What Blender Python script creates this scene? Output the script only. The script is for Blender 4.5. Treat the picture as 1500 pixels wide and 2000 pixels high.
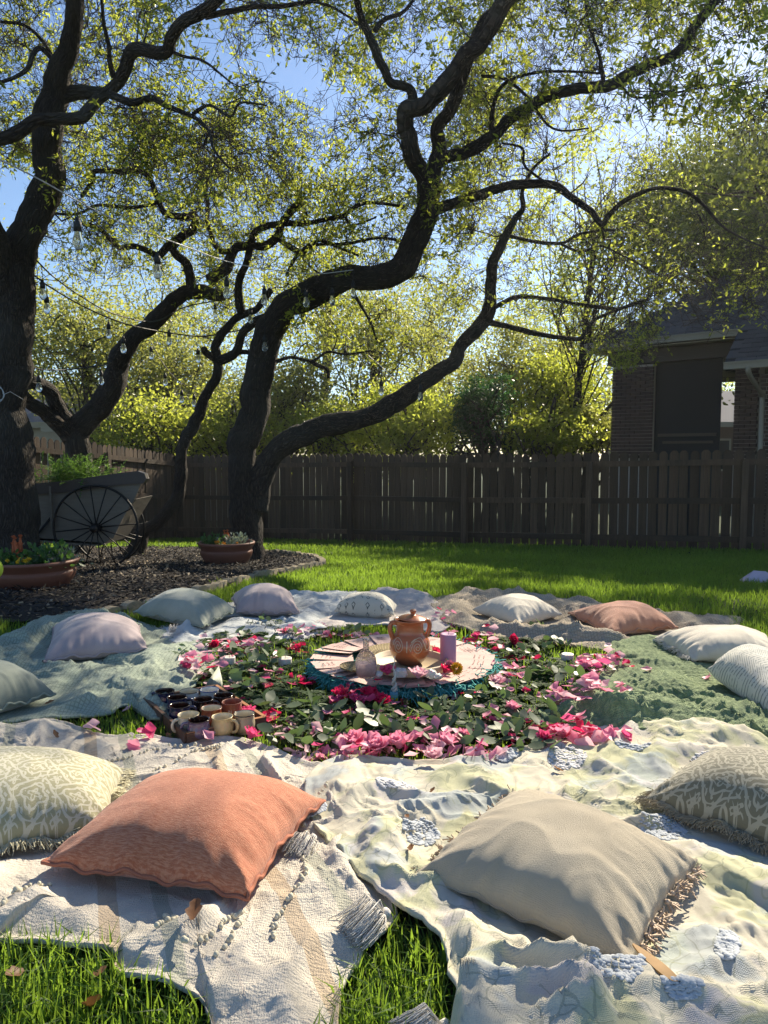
import bpy, math, random
import numpy as np
from mathutils import Vector, Matrix
random.seed(7); RNG = np.random.default_rng(7)
for o in list(bpy.data.objects): bpy.data.objects.remove(o)
S = bpy.context.scene; COL = S.collection
PI = math.pi

# ---------------- camera, sky, sun, exposure ----------------
FPX = 1420.0; CAMH = 0.95; TH = math.atan(110/FPX)
cam = bpy.data.cameras.new('camera'); camo = bpy.data.objects.new('camera', cam); COL.objects.link(camo)
camo.location = (0, 0, CAMH); camo.rotation_euler = (PI/2-TH, 0, 0)
cam.sensor_fit = 'VERTICAL'; cam.sensor_height = 36; cam.lens = FPX/2000*36; cam.clip_end = 1000; cam.clip_start = .02
S.camera = camo
SUN_AZ, SUN_EL = math.radians(29), math.radians(34)
SUN = np.array([math.cos(SUN_EL)*math.sin(SUN_AZ), math.cos(SUN_EL)*math.cos(SUN_AZ), math.sin(SUN_EL)])
W = bpy.data.worlds.new('World'); S.world = W; W.use_nodes = True
nt = W.node_tree; bg = nt.nodes['Background']; sky = nt.nodes.new('ShaderNodeTexSky')
sky.sky_type = 'NISHITA'; sky.sun_disc = False; sky.sun_elevation = SUN_EL; sky.sun_rotation = SUN_AZ
sky.air_density = 1.0; sky.dust_density = .25; sky.ozone_density = 4.0
nt.links.new(sky.outputs[0], bg.inputs[0]); bg.inputs[1].default_value = 0.078
sl = bpy.data.lights.new('sun', 'SUN'); sl.energy = 5.0; sl.angle = math.radians(.5); sl.color = (1, .88, .68)
so = bpy.data.objects.new('sun', sl); COL.objects.link(so)
so.rotation_euler = Vector(-SUN).to_track_quat('-Z', 'Y').to_euler()
S.view_settings.view_transform = 'Standard'; S.view_settings.look = 'None'
S.view_settings.exposure = 1.08; S.view_settings.gamma = 1
S.render.engine = 'CYCLES'; S.render.resolution_x = 768; S.render.resolution_y = 1024

# ---------------- geometry of the place ----------------
def gz(y):
    y = np.asarray(y, float)
    return -.08*np.clip(y-4.8, 0, 11.5)
def ray(px, py):
    a = (px-750)/FPX; b = (1000-py)/FPX
    return np.array([a, math.cos(TH)+b*math.sin(TH), -math.sin(TH)+b*math.cos(TH)])
def at(px, py, z=0.0):
    D = ray(px, py); t = (z-CAMH)/D[2]; return np.array([D[0]*t, D[1]*t, z])
def pt(px, py, d):
    D = ray(px, py); t = d/D[1]; return np.array([D[0]*t, d, CAMH+D[2]*t])
def atg(px, py):
    p = at(px, py, 0)
    if 0 < p[1] <= 4.8: return p
    D = ray(px, py); t = (.384-CAMH)/(D[2]+.08*D[1]); 
    return np.array([D[0]*t, D[1]*t, CAMH+D[2]*t])

# ---------------- numpy noise ----------------
def _h(i, j, s):
    v = np.sin(i*127.1+j*311.7+s*74.7)*43758.5453
    return v-np.floor(v)
def vn(x, y, s=0):
    xi = np.floor(x); yi = np.floor(y); fx = x-xi; fy = y-yi
    fx = fx*fx*fx*(fx*(fx*6-15)+10); fy = fy*fy*fy*(fy*(fy*6-15)+10)
    a = _h(xi, yi, s); b = _h(xi+1, yi, s); c = _h(xi, yi+1, s); d = _h(xi+1, yi+1, s)
    return (a*(1-fx)+b*fx)*(1-fy)+(c*(1-fx)+d*fx)*fy
def fbm(x, y, s=0, o=4):
    r = 0; a = .5; t = 0
    for k in range(o):
        r = r+a*vn(x*2**k, y*2**k, s+k*13); t += a; a *= .5
    return r/t
def inpoly(x, y, P):
    x = np.asarray(x); y = np.asarray(y); r = np.zeros(x.shape, bool); n = len(P)
    for i in range(n):
        x1, y1 = P[i][:2]; x2, y2 = P[(i+1) % n][:2]
        if y1 == y2: continue
        c = ((y1 > y) != (y2 > y)) & (x < (x2-x1)*(y-y1)/(y2-y1)+x1)
        r ^= c
    return r
def catmull(P, n, closed=False):
    P = np.array(P, float); N = len(P); out = []
    segs = N if closed else N-1
    for i in range(segs):
        if closed: p0, p1, p2, p3 = P[(i-1) % N], P[i], P[(i+1) % N], P[(i+2) % N]
        else: p0, p1, p2, p3 = P[max(i-1, 0)], P[i], P[i+1], P[min(i+2, N-1)]
        for k in range(n):
            t = k/n
            out.append(.5*((2*p1)+(-p0+p2)*t+(2*p0-5*p1+4*p2-p3)*t*t+(-p0+3*p1-3*p2+p3)*t**3))
    if not closed: out.append(P[-1])
    return np.array(out)

# ---------------- object helpers ----------------
ORG = {}
def mesh(name, V, F, mat=None, uv=None, smooth=True, tint=None):
    me = bpy.data.meshes.new(name); V = np.asarray(V, float)
    if isinstance(F, np.ndarray): F = [F]
    F = [np.asarray(f, int) for f in F if len(f)]
    ls = np.concatenate([f.ravel() for f in F]); tot = np.concatenate([np.full(len(f), f.shape[1]) for f in F])
    me.vertices.add(len(V)); me.vertices.foreach_set('co', V.ravel())
    me.loops.add(len(ls)); me.loops.foreach_set('vertex_index', ls)
    me.polygons.add(len(tot)); st = np.concatenate([[0], np.cumsum(tot)[:-1]])
    me.polygons.foreach_set('loop_start', st); me.polygons.foreach_set('loop_total', tot)
    me.polygons.foreach_set('use_smooth', np.full(len(tot), smooth))
    if uv is not None:
        l = me.uv_layers.new(name='uv'); l.data.foreach_set('uv', np.asarray(uv, float)[ls].ravel())
    if tint is not None:
        a = me.attributes.new('tint', 'FLOAT', 'POINT'); a.data.foreach_set('value', np.asarray(tint, float))
    if mat: me.materials.append(mat)
    me.update(calc_edges=True)
    return me
def link(name, me, parent=None, loc=None):
    o = bpy.data.objects.new(name, me); COL.objects.link(o)
    if parent is not None:
        o.parent = parent; ORG[o] = ORG[parent]
    else: ORG[o] = np.zeros(3)
    if loc is not None: o.location = loc
    return o
def mk(name, V, F, mat, parent=None, loc=None, **k):
    "V in world coordinates; a top-level object gets its origin at loc"
    V = np.asarray(V, float)
    org = ORG[parent] if parent is not None else (np.array(loc, float) if loc is not None else np.zeros(3))
    o = link(name, mesh(name, V-org, F, mat, **k), parent)
    if parent is None: o.location = org; ORG[o] = org
    return o
def tag(o, label=None, cat=None, group=None, kind=None):
    if label: o['label'] = label
    if cat: o['category'] = cat
    if group: o['group'] = group
    if kind: o['kind'] = kind
    return o
def thing(name, label, cat, loc, group=None, rz=0):
    o = bpy.data.objects.new(name, None); COL.objects.link(o); o.location = loc; o.empty_display_size = .05
    o.rotation_euler = (0, 0, rz); ORG[o] = np.array(loc, float)
    return tag(o, label, cat, group)
class MB:
    def __init__(s): s.V = []; s.F = {}; s.n = 0; s.U = []; s.T = []
    def add(s, V, F, uv=None, tint=0.):
        V = np.asarray(V, float); s.V.append(V)
        for f in (F if isinstance(F, list) else [F]):
            f = np.asarray(f, int)
            if len(f): s.F.setdefault(f.shape[1], []).append(f+s.n)
        s.U.append(np.zeros((len(V), 2)) if uv is None else uv)
        s.T.append(np.broadcast_to(np.asarray(tint, float), (len(V),)))
        s.n += len(V); return s
    def arr(s): return np.concatenate(s.V), [np.concatenate(f) for f in s.F.values()], np.concatenate(s.U), np.concatenate(s.T)
    def box(s, c, size, R=None, tint=0.):
        v = np.array([[x, y, z] for x in (-.5, .5) for y in (-.5, .5) for z in (-.5, .5)])*np.array(size)
        if R is not None: v = v@np.asarray(R).T
        return s.add(v+np.array(c), np.array([[0, 1, 3, 2], [4, 6, 7, 5], [0, 4, 5, 1], [2, 3, 7, 6], [0, 2, 6, 4], [1, 5, 7, 3]]), tint=tint)
    def mk(s, name, mat, parent=None, loc=None, smooth=True, flat=None):
        V, F, U, T = s.arr(); return mk(name, V, F, mat, parent, loc, uv=U, tint=T, smooth=smooth)
    def mesh(s, name, mat, smooth=True):
        V, F, U, T = s.arr(); return mesh(name, V, F, mat, uv=U, tint=T, smooth=smooth)
def rotz(a): c, s = math.cos(a), math.sin(a); return np.array([[c, -s, 0], [s, c, 0], [0, 0, 1]])
def rotx(a): c, s = math.cos(a), math.sin(a); return np.array([[1, 0, 0], [0, c, -s], [0, s, c]])
def roty(a): c, s = math.cos(a), math.sin(a); return np.array([[c, 0, s], [0, 1, 0], [-s, 0, c]])
def tube(P, R, sides=8, cap=True, knob=0., seed=0):
    P = np.asarray(P, float); n = len(P); R = np.broadcast_to(np.asarray(R, float), (n,))
    T = np.gradient(P, axis=0); T /= np.linalg.norm(T, axis=1)[:, None]+1e-9
    up = np.array([0, 0, 1.]) if abs(T[0][2]) < .8 else np.array([1., 0, 0])
    U = np.zeros((n, 3)); u = up-T[0]*(up@T[0]); U[0] = u/np.linalg.norm(u)
    for i in range(1, n):
        u = U[i-1]-T[i]*(U[i-1]@T[i]); U[i] = u/(np.linalg.norm(u)+1e-9)
    B = np.cross(T, U); a = np.arange(sides)*2*PI/sides
    ln = np.concatenate([[0], np.cumsum(np.linalg.norm(np.diff(P, axis=0), axis=1))])
    rr = R[:, None]*np.ones(sides)
    if knob: 
        A, L = np.meshgrid(a, ln); rr = rr*(1+knob*(fbm(np.cos(A)*1.7+5+L*2.2, np.sin(A)*1.7+L*1.9, seed)-.5)*2)
    V = P[:, None]+rr[..., None]*(np.cos(a)[None, :, None]*U[:, None]+np.sin(a)[None, :, None]*B[:, None])
    V = V.reshape(-1, 3); i = np.arange(n-1)[:, None]*sides; j = np.arange(sides)[None]; k = (j+1) % sides
    F = np.stack([i+j, i+k, i+sides+k, i+sides+j], -1).reshape(-1, 4)
    uv = np.stack([np.broadcast_to(np.abs(np.arange(sides)/sides-.5)*2*float(R.max())*PI, (n, sides)), np.broadcast_to(ln[:, None], (n, sides))], -1).reshape(-1, 2)
    Fs = [F]
    if cap:
        V = np.concatenate([V, P[:1], P[-1:]]); uv = np.concatenate([uv, [[0, 0]], [[0, ln[-1]]]])
        c0 = n*sides; jj = np.arange(sides); kk = (jj+1) % sides
        Fs.append(np.concatenate([np.stack([kk, jj, np.full(sides, c0)], -1), np.stack([jj+(n-1)*sides, kk+(n-1)*sides, np.full(sides, c0+1)], -1)]))
    return V, Fs, uv
def batch_tubes(P, R, sides=3):
    "P (M,K,3), R (M,K)"
    M_, K, _ = P.shape; T = P[:, -1]-P[:, 0]; T /= np.linalg.norm(T, axis=1)[:, None]+1e-9
    ref = np.where(np.abs(T[:, 2:3]) < .8, np.array([[0, 0, 1.]]), np.array([[1., 0, 0]]))
    U = np.cross(T, ref); U /= np.linalg.norm(U, axis=1)[:, None]+1e-9; B = np.cross(T, U)
    a = np.arange(sides)*2*PI/sides
    V = P[:, :, None]+R[..., None, None]*(np.cos(a)[None, None, :, None]*U[:, None, None]+np.sin(a)[None, None, :, None]*B[:, None, None])
    V = V.reshape(-1, 3); m = np.arange(M_)[:, None, None]*K*sides; i = np.arange(K-1)[None, :, None]*sides; j = np.arange(sides)[None, None]; k = (j+1) % sides
    F = np.stack([m+i+j, m+i+k, m+i+sides+k, m+i+sides+j], -1).reshape(-1, 4)
    return V, F
def lathe(prof, n=32, c=(0, 0, 0)):
    p = np.array(prof, float); m = len(p); a = np.arange(n)*2*PI/n
    V = np.stack([p[:, 0:1]*np.cos(a), p[:, 0:1]*np.sin(a), np.broadcast_to(p[:, 1:2], (m, n))], -1).reshape(-1, 3)+np.array(c)
    i = np.arange(m-1)[:, None]*n; j = np.arange(n)[None]; k = (j+1) % n
    F = np.stack([i+j, i+k, i+n+k, i+n+j], -1).reshape(-1, 4)
    ln = np.concatenate([[0], np.cumsum(np.linalg.norm(np.diff(p, axis=0), axis=1))])
    uv = np.stack([np.broadcast_to(a/2/PI, (m, n)), np.broadcast_to(ln[:, None], (m, n))], -1).reshape(-1, 2)
    return V, F, uv
def unit(v): return v/(np.linalg.norm(v, axis=-1, keepdims=True)+1e-9)
def leaves(P, D, N, L, Wd, tint, bend=.15, shape=6):
    "P base, D direction, N normal, L length, Wd width -> leaf faces"
    D = unit(D); S_ = unit(np.cross(D, N)); N = np.cross(S_, D); n = len(P)
    L = np.broadcast_to(L, (n,))[:, None]; Wd = np.broadcast_to(Wd, (n,))[:, None]
    if shape == 4:
        V = np.stack([P, P+D*L*.5+S_*Wd*.5, P+D*L-N*L*bend, P+D*L*.5-S_*Wd*.5], 1)
        F = np.arange(n)[:, None]*4+np.array([[0, 1, 2, 3]])
        return V.reshape(-1, 3), [F], np.repeat(tint, 4)
    V = np.stack([P, P+D*L*.3+S_*Wd*.42, P+D*L*.7+S_*Wd*.4-N*L*bend*.4, P+D*L-N*L*bend, P+D*L*.7-S_*Wd*.4-N*L*bend*.4, P+D*L*.3-S_*Wd*.42], 1)
    b = np.arange(n)[:, None]*6
    F = np.concatenate([b+np.array([[0, 1, 2, 3]]), b+np.array([[0, 3, 4, 5]])])
    return V.reshape(-1, 3), [F], np.repeat(tint, 6)
def rdir(n, zb=0.):
    v = RNG.normal(size=(n, 3)); v[:, 2] += zb; return unit(v)

# ---------------- materials ----------------
class NB:
    def __init__(s, name):
        s.m = bpy.data.materials.new(name); s.m.use_nodes = True; s.t = s.m.node_tree; s.b = s.t.nodes['Principled BSDF']; s.out = s.t.nodes['Material Output']
    def n(s, typ, ins=None, **props):
        nd = s.t.nodes.new('ShaderNode'+typ)
        for k, v in props.items(): setattr(nd, k, v)
        for k, v in (ins or {}).items(): s.set(nd.inputs[k], v)
        return nd
    def set(s, sock, v):
        if isinstance(v, bpy.types.Node): v = v.outputs[0]
        if isinstance(v, bpy.types.NodeSocket): s.t.links.new(v, sock)
        else:
            if sock.type == 'RGBA' and not isinstance(v, (int, float)) and len(v) == 3: v = (*v, 1)
            sock.default_value = v
    def uv(s, scale=(1, 1, 1), src='UV', rot=0):
        c = s.n('TexCoord'); mp = s.n('Mapping', {'Vector': c.outputs[src], 'Scale': scale, 'Rotation': (0, 0, rot)}); return mp
    def noise(s, v=None, scale=5, detail=4, rough=.5, dist=0):
        i = {'Scale': scale, 'Detail': detail, 'Roughness': rough, 'Distortion': dist}
        if v is not None: i['Vector'] = v
        return s.n('TexNoise', i)
    def ramp(s, f, stops):
        r = s.n('ValToRGB', {'Fac': f}); e = r.color_ramp.elements
        while len(e) < len(stops): e.new(.5)
        for k, (p, c) in enumerate(stops):
            e[k].position = p; e[k].color = (*c, 1) if hasattr(c, '__len__') else (c, c, c, 1)
        return r
    def mix(s, f, a, b, typ='MIX'):
        m = s.n('Mix', data_type='RGBA', blend_type=typ); s.set(m.inputs[0], f); s.set(m.inputs[6], a); s.set(m.inputs[7], b); return m.outputs[2]
    def math(s, op, a, b=0., c=0.):
        m = s.n('Math', operation=op); s.set(m.inputs[0], a); s.set(m.inputs[1], b); s.set(m.inputs[2], c); return m.outputs[0]
    def bump(s, h, strength=.3, dist=.01, nrm=None):
        i = {'Height': h, 'Strength': strength, 'Distance': dist}
        if nrm is not None: i['Normal'] = nrm
        b = s.n('Bump', i); return b.outputs[0]
    def fin(s, col, rough=.85, normal=None, **kw):
        s.set(s.b.inputs['Base Color'], col); s.set(s.b.inputs['Roughness'], rough)
        if normal is not None: s.set(s.b.inputs['Normal'], normal)
        for k, v in kw.items(): s.set(s.b.inputs[k.replace('_', ' ')], v)
        return s.m
def plain(name, c, rough=.7, var=.15, scale=30, bump=.1, src='Object', **kw):
    b = NB(name); v = b.uv(src=src); n = b.noise(v, scale, 5, .6)
    col = b.mix(n.outputs[0], tuple(x*(1-var) for x in c), tuple(min(x*(1+var), 1) for x in c))
    return b.fin(col, rough, b.bump(n, bump, .01), **kw)
def leafmat(name, dark, light, trans, tf=.5, rough=.5):
    b = NB(name); a = b.n('Attribute', attribute_name='tint')
    c = b.mix(a.outputs['Fac'], dark, light); tcol = b.mix(a.outputs['Fac'], tuple(x*.6 for x in trans), trans)
    b.fin(c, rough); tr = b.n('BsdfTranslucent', {'Color': tcol}); mx = b.n('MixShader', {0: tf, 1: b.b, 2: tr})
    b.t.links.new(mx.outputs[0], b.out.inputs[0]); return b.m
def cloth(name, c1, c2, sc=45, wob=.5, bump=.35, streak=(1, 1), trans=.0, big=6, extra=None, wv=.35, slub=60):
    b = NB(name); v = b.uv(); 
    w1 = b.n('TexWave', {'Vector': v, 'Scale': 2.1*sc*streak[0], 'Distortion': wob, 'Detail': 1}, bands_direction='X')
    w2 = b.n('TexWave', {'Vector': v, 'Scale': 2.1*sc*streak[1], 'Distortion': wob, 'Detail': 1}, bands_direction='Y')
    h = b.math('ADD', w1.outputs[1], w2.outputs[1]); n = b.noise(v, big, 6, .65); n2 = b.noise(v, sc*5, 3, .7)
    f = b.math('ADD', b.math('MULTIPLY', n.outputs[0], .6), b.math('MULTIPLY', n2.outputs[0], .4))
    col = b.mix(b.ramp(f, [(.35, 0.), (.65, 1.)]), c1, c2)
    if extra: col = extra(b, v, col)
    n3 = b.noise(v, slub, 4, .75); hh = b.math('ADD', b.math('ADD', b.math('MULTIPLY', h, wv), n2.outputs[0]), b.math('MULTIPLY', n3.outputs[0], 1.6))
    b.fin(col, .95, b.bump(hh, bump, .004), Sheen_Weight=.15)
    return b.m
# ---------------- setting: ground, lawn, mulch ----------------
def W2(pts): return [atg(*p)[:2] for p in pts]
BED = np.array(W2([(-260, 1225), (60, 1225), (150, 1222), (235, 1204), (330, 1180), (405, 1161), (445, 1147), (500, 1134), (560, 1121), (608, 1113), (630, 1105), (612, 1094), (560, 1086), (490, 1080), (400, 1074), (300, 1072), (100, 1075), (-300, 1080)]))
BLK = dict(
 sage=[(-90, 1285), (-20, 1262), (30, 1250), (70, 1222), (125, 1208), (190, 1204), (240, 1212), (300, 1232), (350, 1250), (400, 1270), (425, 1300), (395, 1330), (372, 1362), (345, 1400), (318, 1424), (292, 1420), (262, 1394), (235, 1392), (205, 1412), (120, 1420), (0, 1428), (-100, 1435)],
 wave=[(330, 1262), (318, 1238), (380, 1205), (470, 1180), (570, 1160), (620, 1163), (700, 1160), (712, 1190), (705, 1222), (640, 1240), (585, 1262), (500, 1275), (420, 1282)],
 blush=[(590, 1240), (680, 1196), (700, 1172), (760, 1160), (828, 1168), (860, 1195), (885, 1225), (860, 1246), (800, 1238), (740, 1230), (680, 1233)],
 knit=[(845, 1184), (880, 1172), (960, 1166), (1100, 1178), (1300, 1205), (1432, 1214), (1436, 1232), (1380, 1252), (1290, 1262), (1200, 1278), (1120, 1270), (1040, 1262), (960, 1252), (880, 1230), (850, 1206)],
 green=[(1058, 1404), (1100, 1386), (1150, 1360), (1178, 1325), (1185, 1285), (1230, 1258), (1330, 1262), (1420, 1280), (1620, 1300), (1680, 1500), (1500, 1470), (1350, 1446), (1200, 1448), (1110, 1446), (1065, 1428)],
 cream=[(-180, 1440), (30, 1432), (75, 1424), (140, 1430), (200, 1448), (270, 1452), (380, 1456), (480, 1458), (540, 1478), (600, 1500), (680, 1520), (720, 1600), (740, 1700), (775, 1815), (760, 1850), (722, 1880), (672, 1945), (650, 2060), (540, 2110), (430, 2080), (385, 1985), (300, 1955), (238, 1925), (225, 1880), (110, 1866), (0, 1862), (-160, 1850)],
 floral=[(592, 1560), (640, 1515), (700, 1497), (830, 1502), (960, 1492), (1030, 1474), (1100, 1455), (1170, 1438), (1280, 1422), (1400, 1428), (1500, 1470), (1720, 1530), (1900, 2300), (940, 2250), (905, 2010), (885, 1930), (858, 1870), (825, 1842), (790, 1838), (745, 1790), (690, 1740), (645, 1690), (612, 1640)])
BLKW = {k: np.array([at(*p)[:2] for p in v]) for k, v in BLK.items()}
def ground():
    b = NB('soil_and_turf'); v = b.uv(src='Object'); n = b.noise(v, 3, 8, .7); n2 = b.noise(v, 90, 4, .7)
    c = b.mix(n.outputs[0], (.012, .035, .006), (.03, .075, .012)); c = b.mix(b.math('MULTIPLY', n2.outputs[0], .6), c, (.03, .024, .014))
    m = b.fin(c, 1., b.bump(n2, .8, .03))
    ys = np.concatenate([[-60, -20, -6, -2, 0, 2, 4, 4.8], np.arange(5.5, 17, .5), [20, 30, 60, 150, 400]]); xs = np.array([-400, -100, -40, -20, -10, -5, 0, 5, 10, 20, 40, 100, 400.])
    X, Y = np.meshgrid(xs, ys); Z = gz(Y)-.004; V = np.stack([X, Y, Z], -1).reshape(-1, 3); nx = len(xs)
    i = (np.arange(len(ys)-1)[:, None]*nx+np.arange(nx-1)).ravel(); F = np.stack([i, i+1, i+1+nx, i+nx], -1)
    tag(mk('ground', V, F, m), kind='structure')
    m2 = plain('mulch_soil', (.018, .012, .009), 1., .5, 60, .9)
    P = BED; c = P.mean(0); n = len(P); Q = [np.array([*p, float(gz(p[1]))+.006]) for p in P]
    # bed as a fine grid clipped to the outline
    x0, y0 = P.min(0); x1, y1 = P.max(0); xs = np.arange(x0, x1, .12); ys = np.arange(y0, y1, .12); X, Y = np.meshgrid(xs, ys)
    Z = gz(Y)+.008+.05*fbm(X*2, Y*2, 4)*1; V = np.stack([X, Y, Z], -1).reshape(-1, 3); nx = len(xs)
    i = (np.arange(len(ys)-1)[:, None]*nx+np.arange(nx-1)).ravel(); F = np.stack([i, i+1, i+1+nx, i+nx], -1)
    k = inpoly(V[F[:, 0], 0]+.06, V[F[:, 0], 1]+.06, P); F = F[k]
    tag(mk('mulch_bed', V, F, m2), kind='structure')
ground()
def pts_in(poly, n):
    lo = poly.min(0); hi = poly.max(0); p = RNG.uniform(lo, hi, (n, 2)); return p[inpoly(p[:, 0], p[:, 1], poly)]
def mulch():
    m = NB('bark_chips'); a = m.n('Attribute', attribute_name='tint')
    m.fin(m.ramp(a.outputs['Fac'], [(0, (.008, .006, .005)), (.6, (.018, .012, .009)), (.82, (.04, .026, .018)), (.9, (.22, .16, .09)), (1, (.34, .27, .18))]), .75)
    p = pts_in(BED, 70000); p = p[(p[:, 0] > -6) & (RNG.random(len(p)) < np.clip(7/p[:, 1], .2, 1))]; n = len(p)
    P = np.stack([p[:, 0], p[:, 1], gz(p[:, 1])+.02+.045*fbm(p[:, 0]*2, p[:, 1]*2, 4)+RNG.random(n)*.015], -1)
    D = rdir(n); D[:, 2] *= .3; N = rdir(n)*.5+[0, 0, 1]; V, F, t = leaves(P, D, N, RNG.uniform(.02, .065, n), RNG.uniform(.008, .022, n), RNG.random(n), .1, 4)
    tag(mk('mulch_chips', V, F, m.m, tint=t, smooth=False), kind='stuff', label='dark bark mulch chips and fallen leaves covering the bed under the trees', cat='mulch')
mulch()
GRASS = leafmat('grass_blade', (.014, .045, .006), (.06, .14, .02), (.32, .50, .05), .55, .55)
def grass():
    allV = MB()
    def blades(p, h0, h1, w, lean=.5, tb=0.):
        n = len(p); x, y = p[:, 0], p[:, 1]; h = RNG.uniform(h0, h1, n)*(.65+.7*fbm(x*2.2, y*2.2, 3)); a = RNG.random(n)*2*PI; l = RNG.random(n)**1.5*lean*h*2
        B = np.stack([x, y, gz(y)-.005], -1); dx = np.stack([np.cos(a), np.sin(a), 0*a], -1); s = RNG.random(n)*2*PI; sx = np.stack([np.cos(s), np.sin(s), 0*s], -1)*(w*RNG.uniform(.6, 1.3, n)/2)[:, None]
        up = np.array([0, 0, 1.]); m_ = B+up*(h*.55)[:, None]+dx*(l*.3)[:, None]; t_ = B+up*(h*(1-.25*l/(h+1e-6)))[:, None]+dx*l[:, None]
        V = np.stack([B-sx, B+sx, m_+sx*.8, m_-sx*.8, t_], 1).reshape(-1, 3); b = np.arange(n)[:, None]*5
        t = np.clip(RNG.normal(.15+.85*fbm(x*1.1, y*1.1, 8, 3)+tb, .2, n), 0, 1); t = np.where(RNG.random(n) < .03, 1.6, t)
        allV.add(V, [b+np.array([[0, 1, 2, 3]]), b+np.array([[3, 2, 4]])], tint=np.repeat(t, 5))
    def free(p, grow=0):
        k = np.ones(len(p), bool)
        for P in BLKW.values():
            c = P.mean(0); k &= ~inpoly(p[:, 0], p[:, 1], c+(P-c)*.985)
        q = (at(790, 1330, 0)); rr = np.hypot((p[:, 0]-q[0])/1.0, (p[:, 1]-q[1])/.85); k &= ~((rr < .95) & (RNG.random(len(p)) < .6))
        return p[k & ~inpoly(p[:, 0], p[:, 1], BED)]
    def view(p): return p[np.abs(p[:, 0]) < p[:, 1]*.56+.35]
    U = lambda x0, x1, y0, y1, n: view(free(RNG.uniform([x0, y0], [x1, y1], (n, 2))))
    blades(U(-1.3, .6, .75, 1.75, 26000), .04, .085, .0042, .7)
    p = U(-1.9, 2, 1.75, 4.2, 60000); blades(p, .03, .062, .0045, .6)
    p = U(-3.2, 3.2, 3.6, 6.2, 52000); blades(p, .035, .075, .006, .45, .08)
    p = U(-4, 6, 6.2, 9.5, 60000); blades(p, .04, .07, .010, .4, .08)
    p = U(-6.5, 8, 9.5, 16, 42000); blades(p, .05, .09, .018, .4)
    side = lambda n, y0, y1, w: (lambda p: p[(np.abs(p[:, 0]) >= p[:, 1]*.56+.35)])(free(RNG.uniform([-w, y0], [w, y1], (n, 2))))
    blades(side(26000, .3, 4.8, 3.4), .035, .075, .006, .5); blades(side(30000, 4.8, 12, 8), .045, .08, .012, .4, .05)
    o = allV.mk('grass', GRASS); tag(o, kind='stuff', label='fresh green lawn grass blades around the blankets', cat='grass')
grass()
# ---------------- edging stones ----------------
STONE = plain('edging_concrete', (.30, .25, .17), .95, .3, 40, .5)
ORD = 'first second third fourth fifth sixth seventh eighth ninth tenth eleventh twelfth thirteenth fourteenth fifteenth sixteenth seventeenth eighteenth nineteenth twentieth'.split()
ORD += ['twenty-'+x for x in ORD[:9]]+['thirtieth']+['thirty-'+x for x in ORD[:9]]+['fortieth']+['forty-'+x for x in ORD[:9]]+['fiftieth']+['fifty-'+x for x in ORD[:9]]
def edging():
    mb = MB(); a = np.linspace(0, PI, 8); prof = [(-.07, 0), (-.07, .06)]+[(-.07*math.cos(t), .06+.035*math.sin(t)) for t in a[1:-1]]+[(.07, .06), (.07, 0)]
    n = len(prof); V = [(x, -.03, z) for x, z in prof]+[(x, .03, z) for x, z in prof]
    F4 = [[i, (i+1) % n, (i+1) % n+n, i+n] for i in range(n)]; mb.add(V, [np.array(F4), np.array([list(range(n))[::-1]]), np.array([[i+n for i in range(n)]])])
    me = mb.mesh('edging_stone', STONE, smooth=False)
    path = catmull(BED[2:14], 30); d = np.concatenate([[0], np.cumsum(np.linalg.norm(np.diff(path, axis=0), axis=1))]); k = 0; s = .05
    while s < d[-1]:
        i = np.searchsorted(d, s); i = min(max(i, 1), len(path)-1); p = path[i]; t = path[i]-path[i-1]
        o = link('edging_stone', me, loc=(p[0], p[1], float(gz(p[1]))-.015-random.random()*.02)); o.rotation_euler = (random.gauss(0, .06), random.gauss(0, .05), math.atan2(t[1], t[0])+random.gauss(0, .08))
        px = 750+FPX*p[0]/p[1]
        tag(o, 'scalloped tan edging stone, '+ORD[k]+' along the mulch bed counted from the left end', 'edging stone', 'scalloped stones edging the mulch bed')
        s += .158; k += 1
edging()
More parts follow.
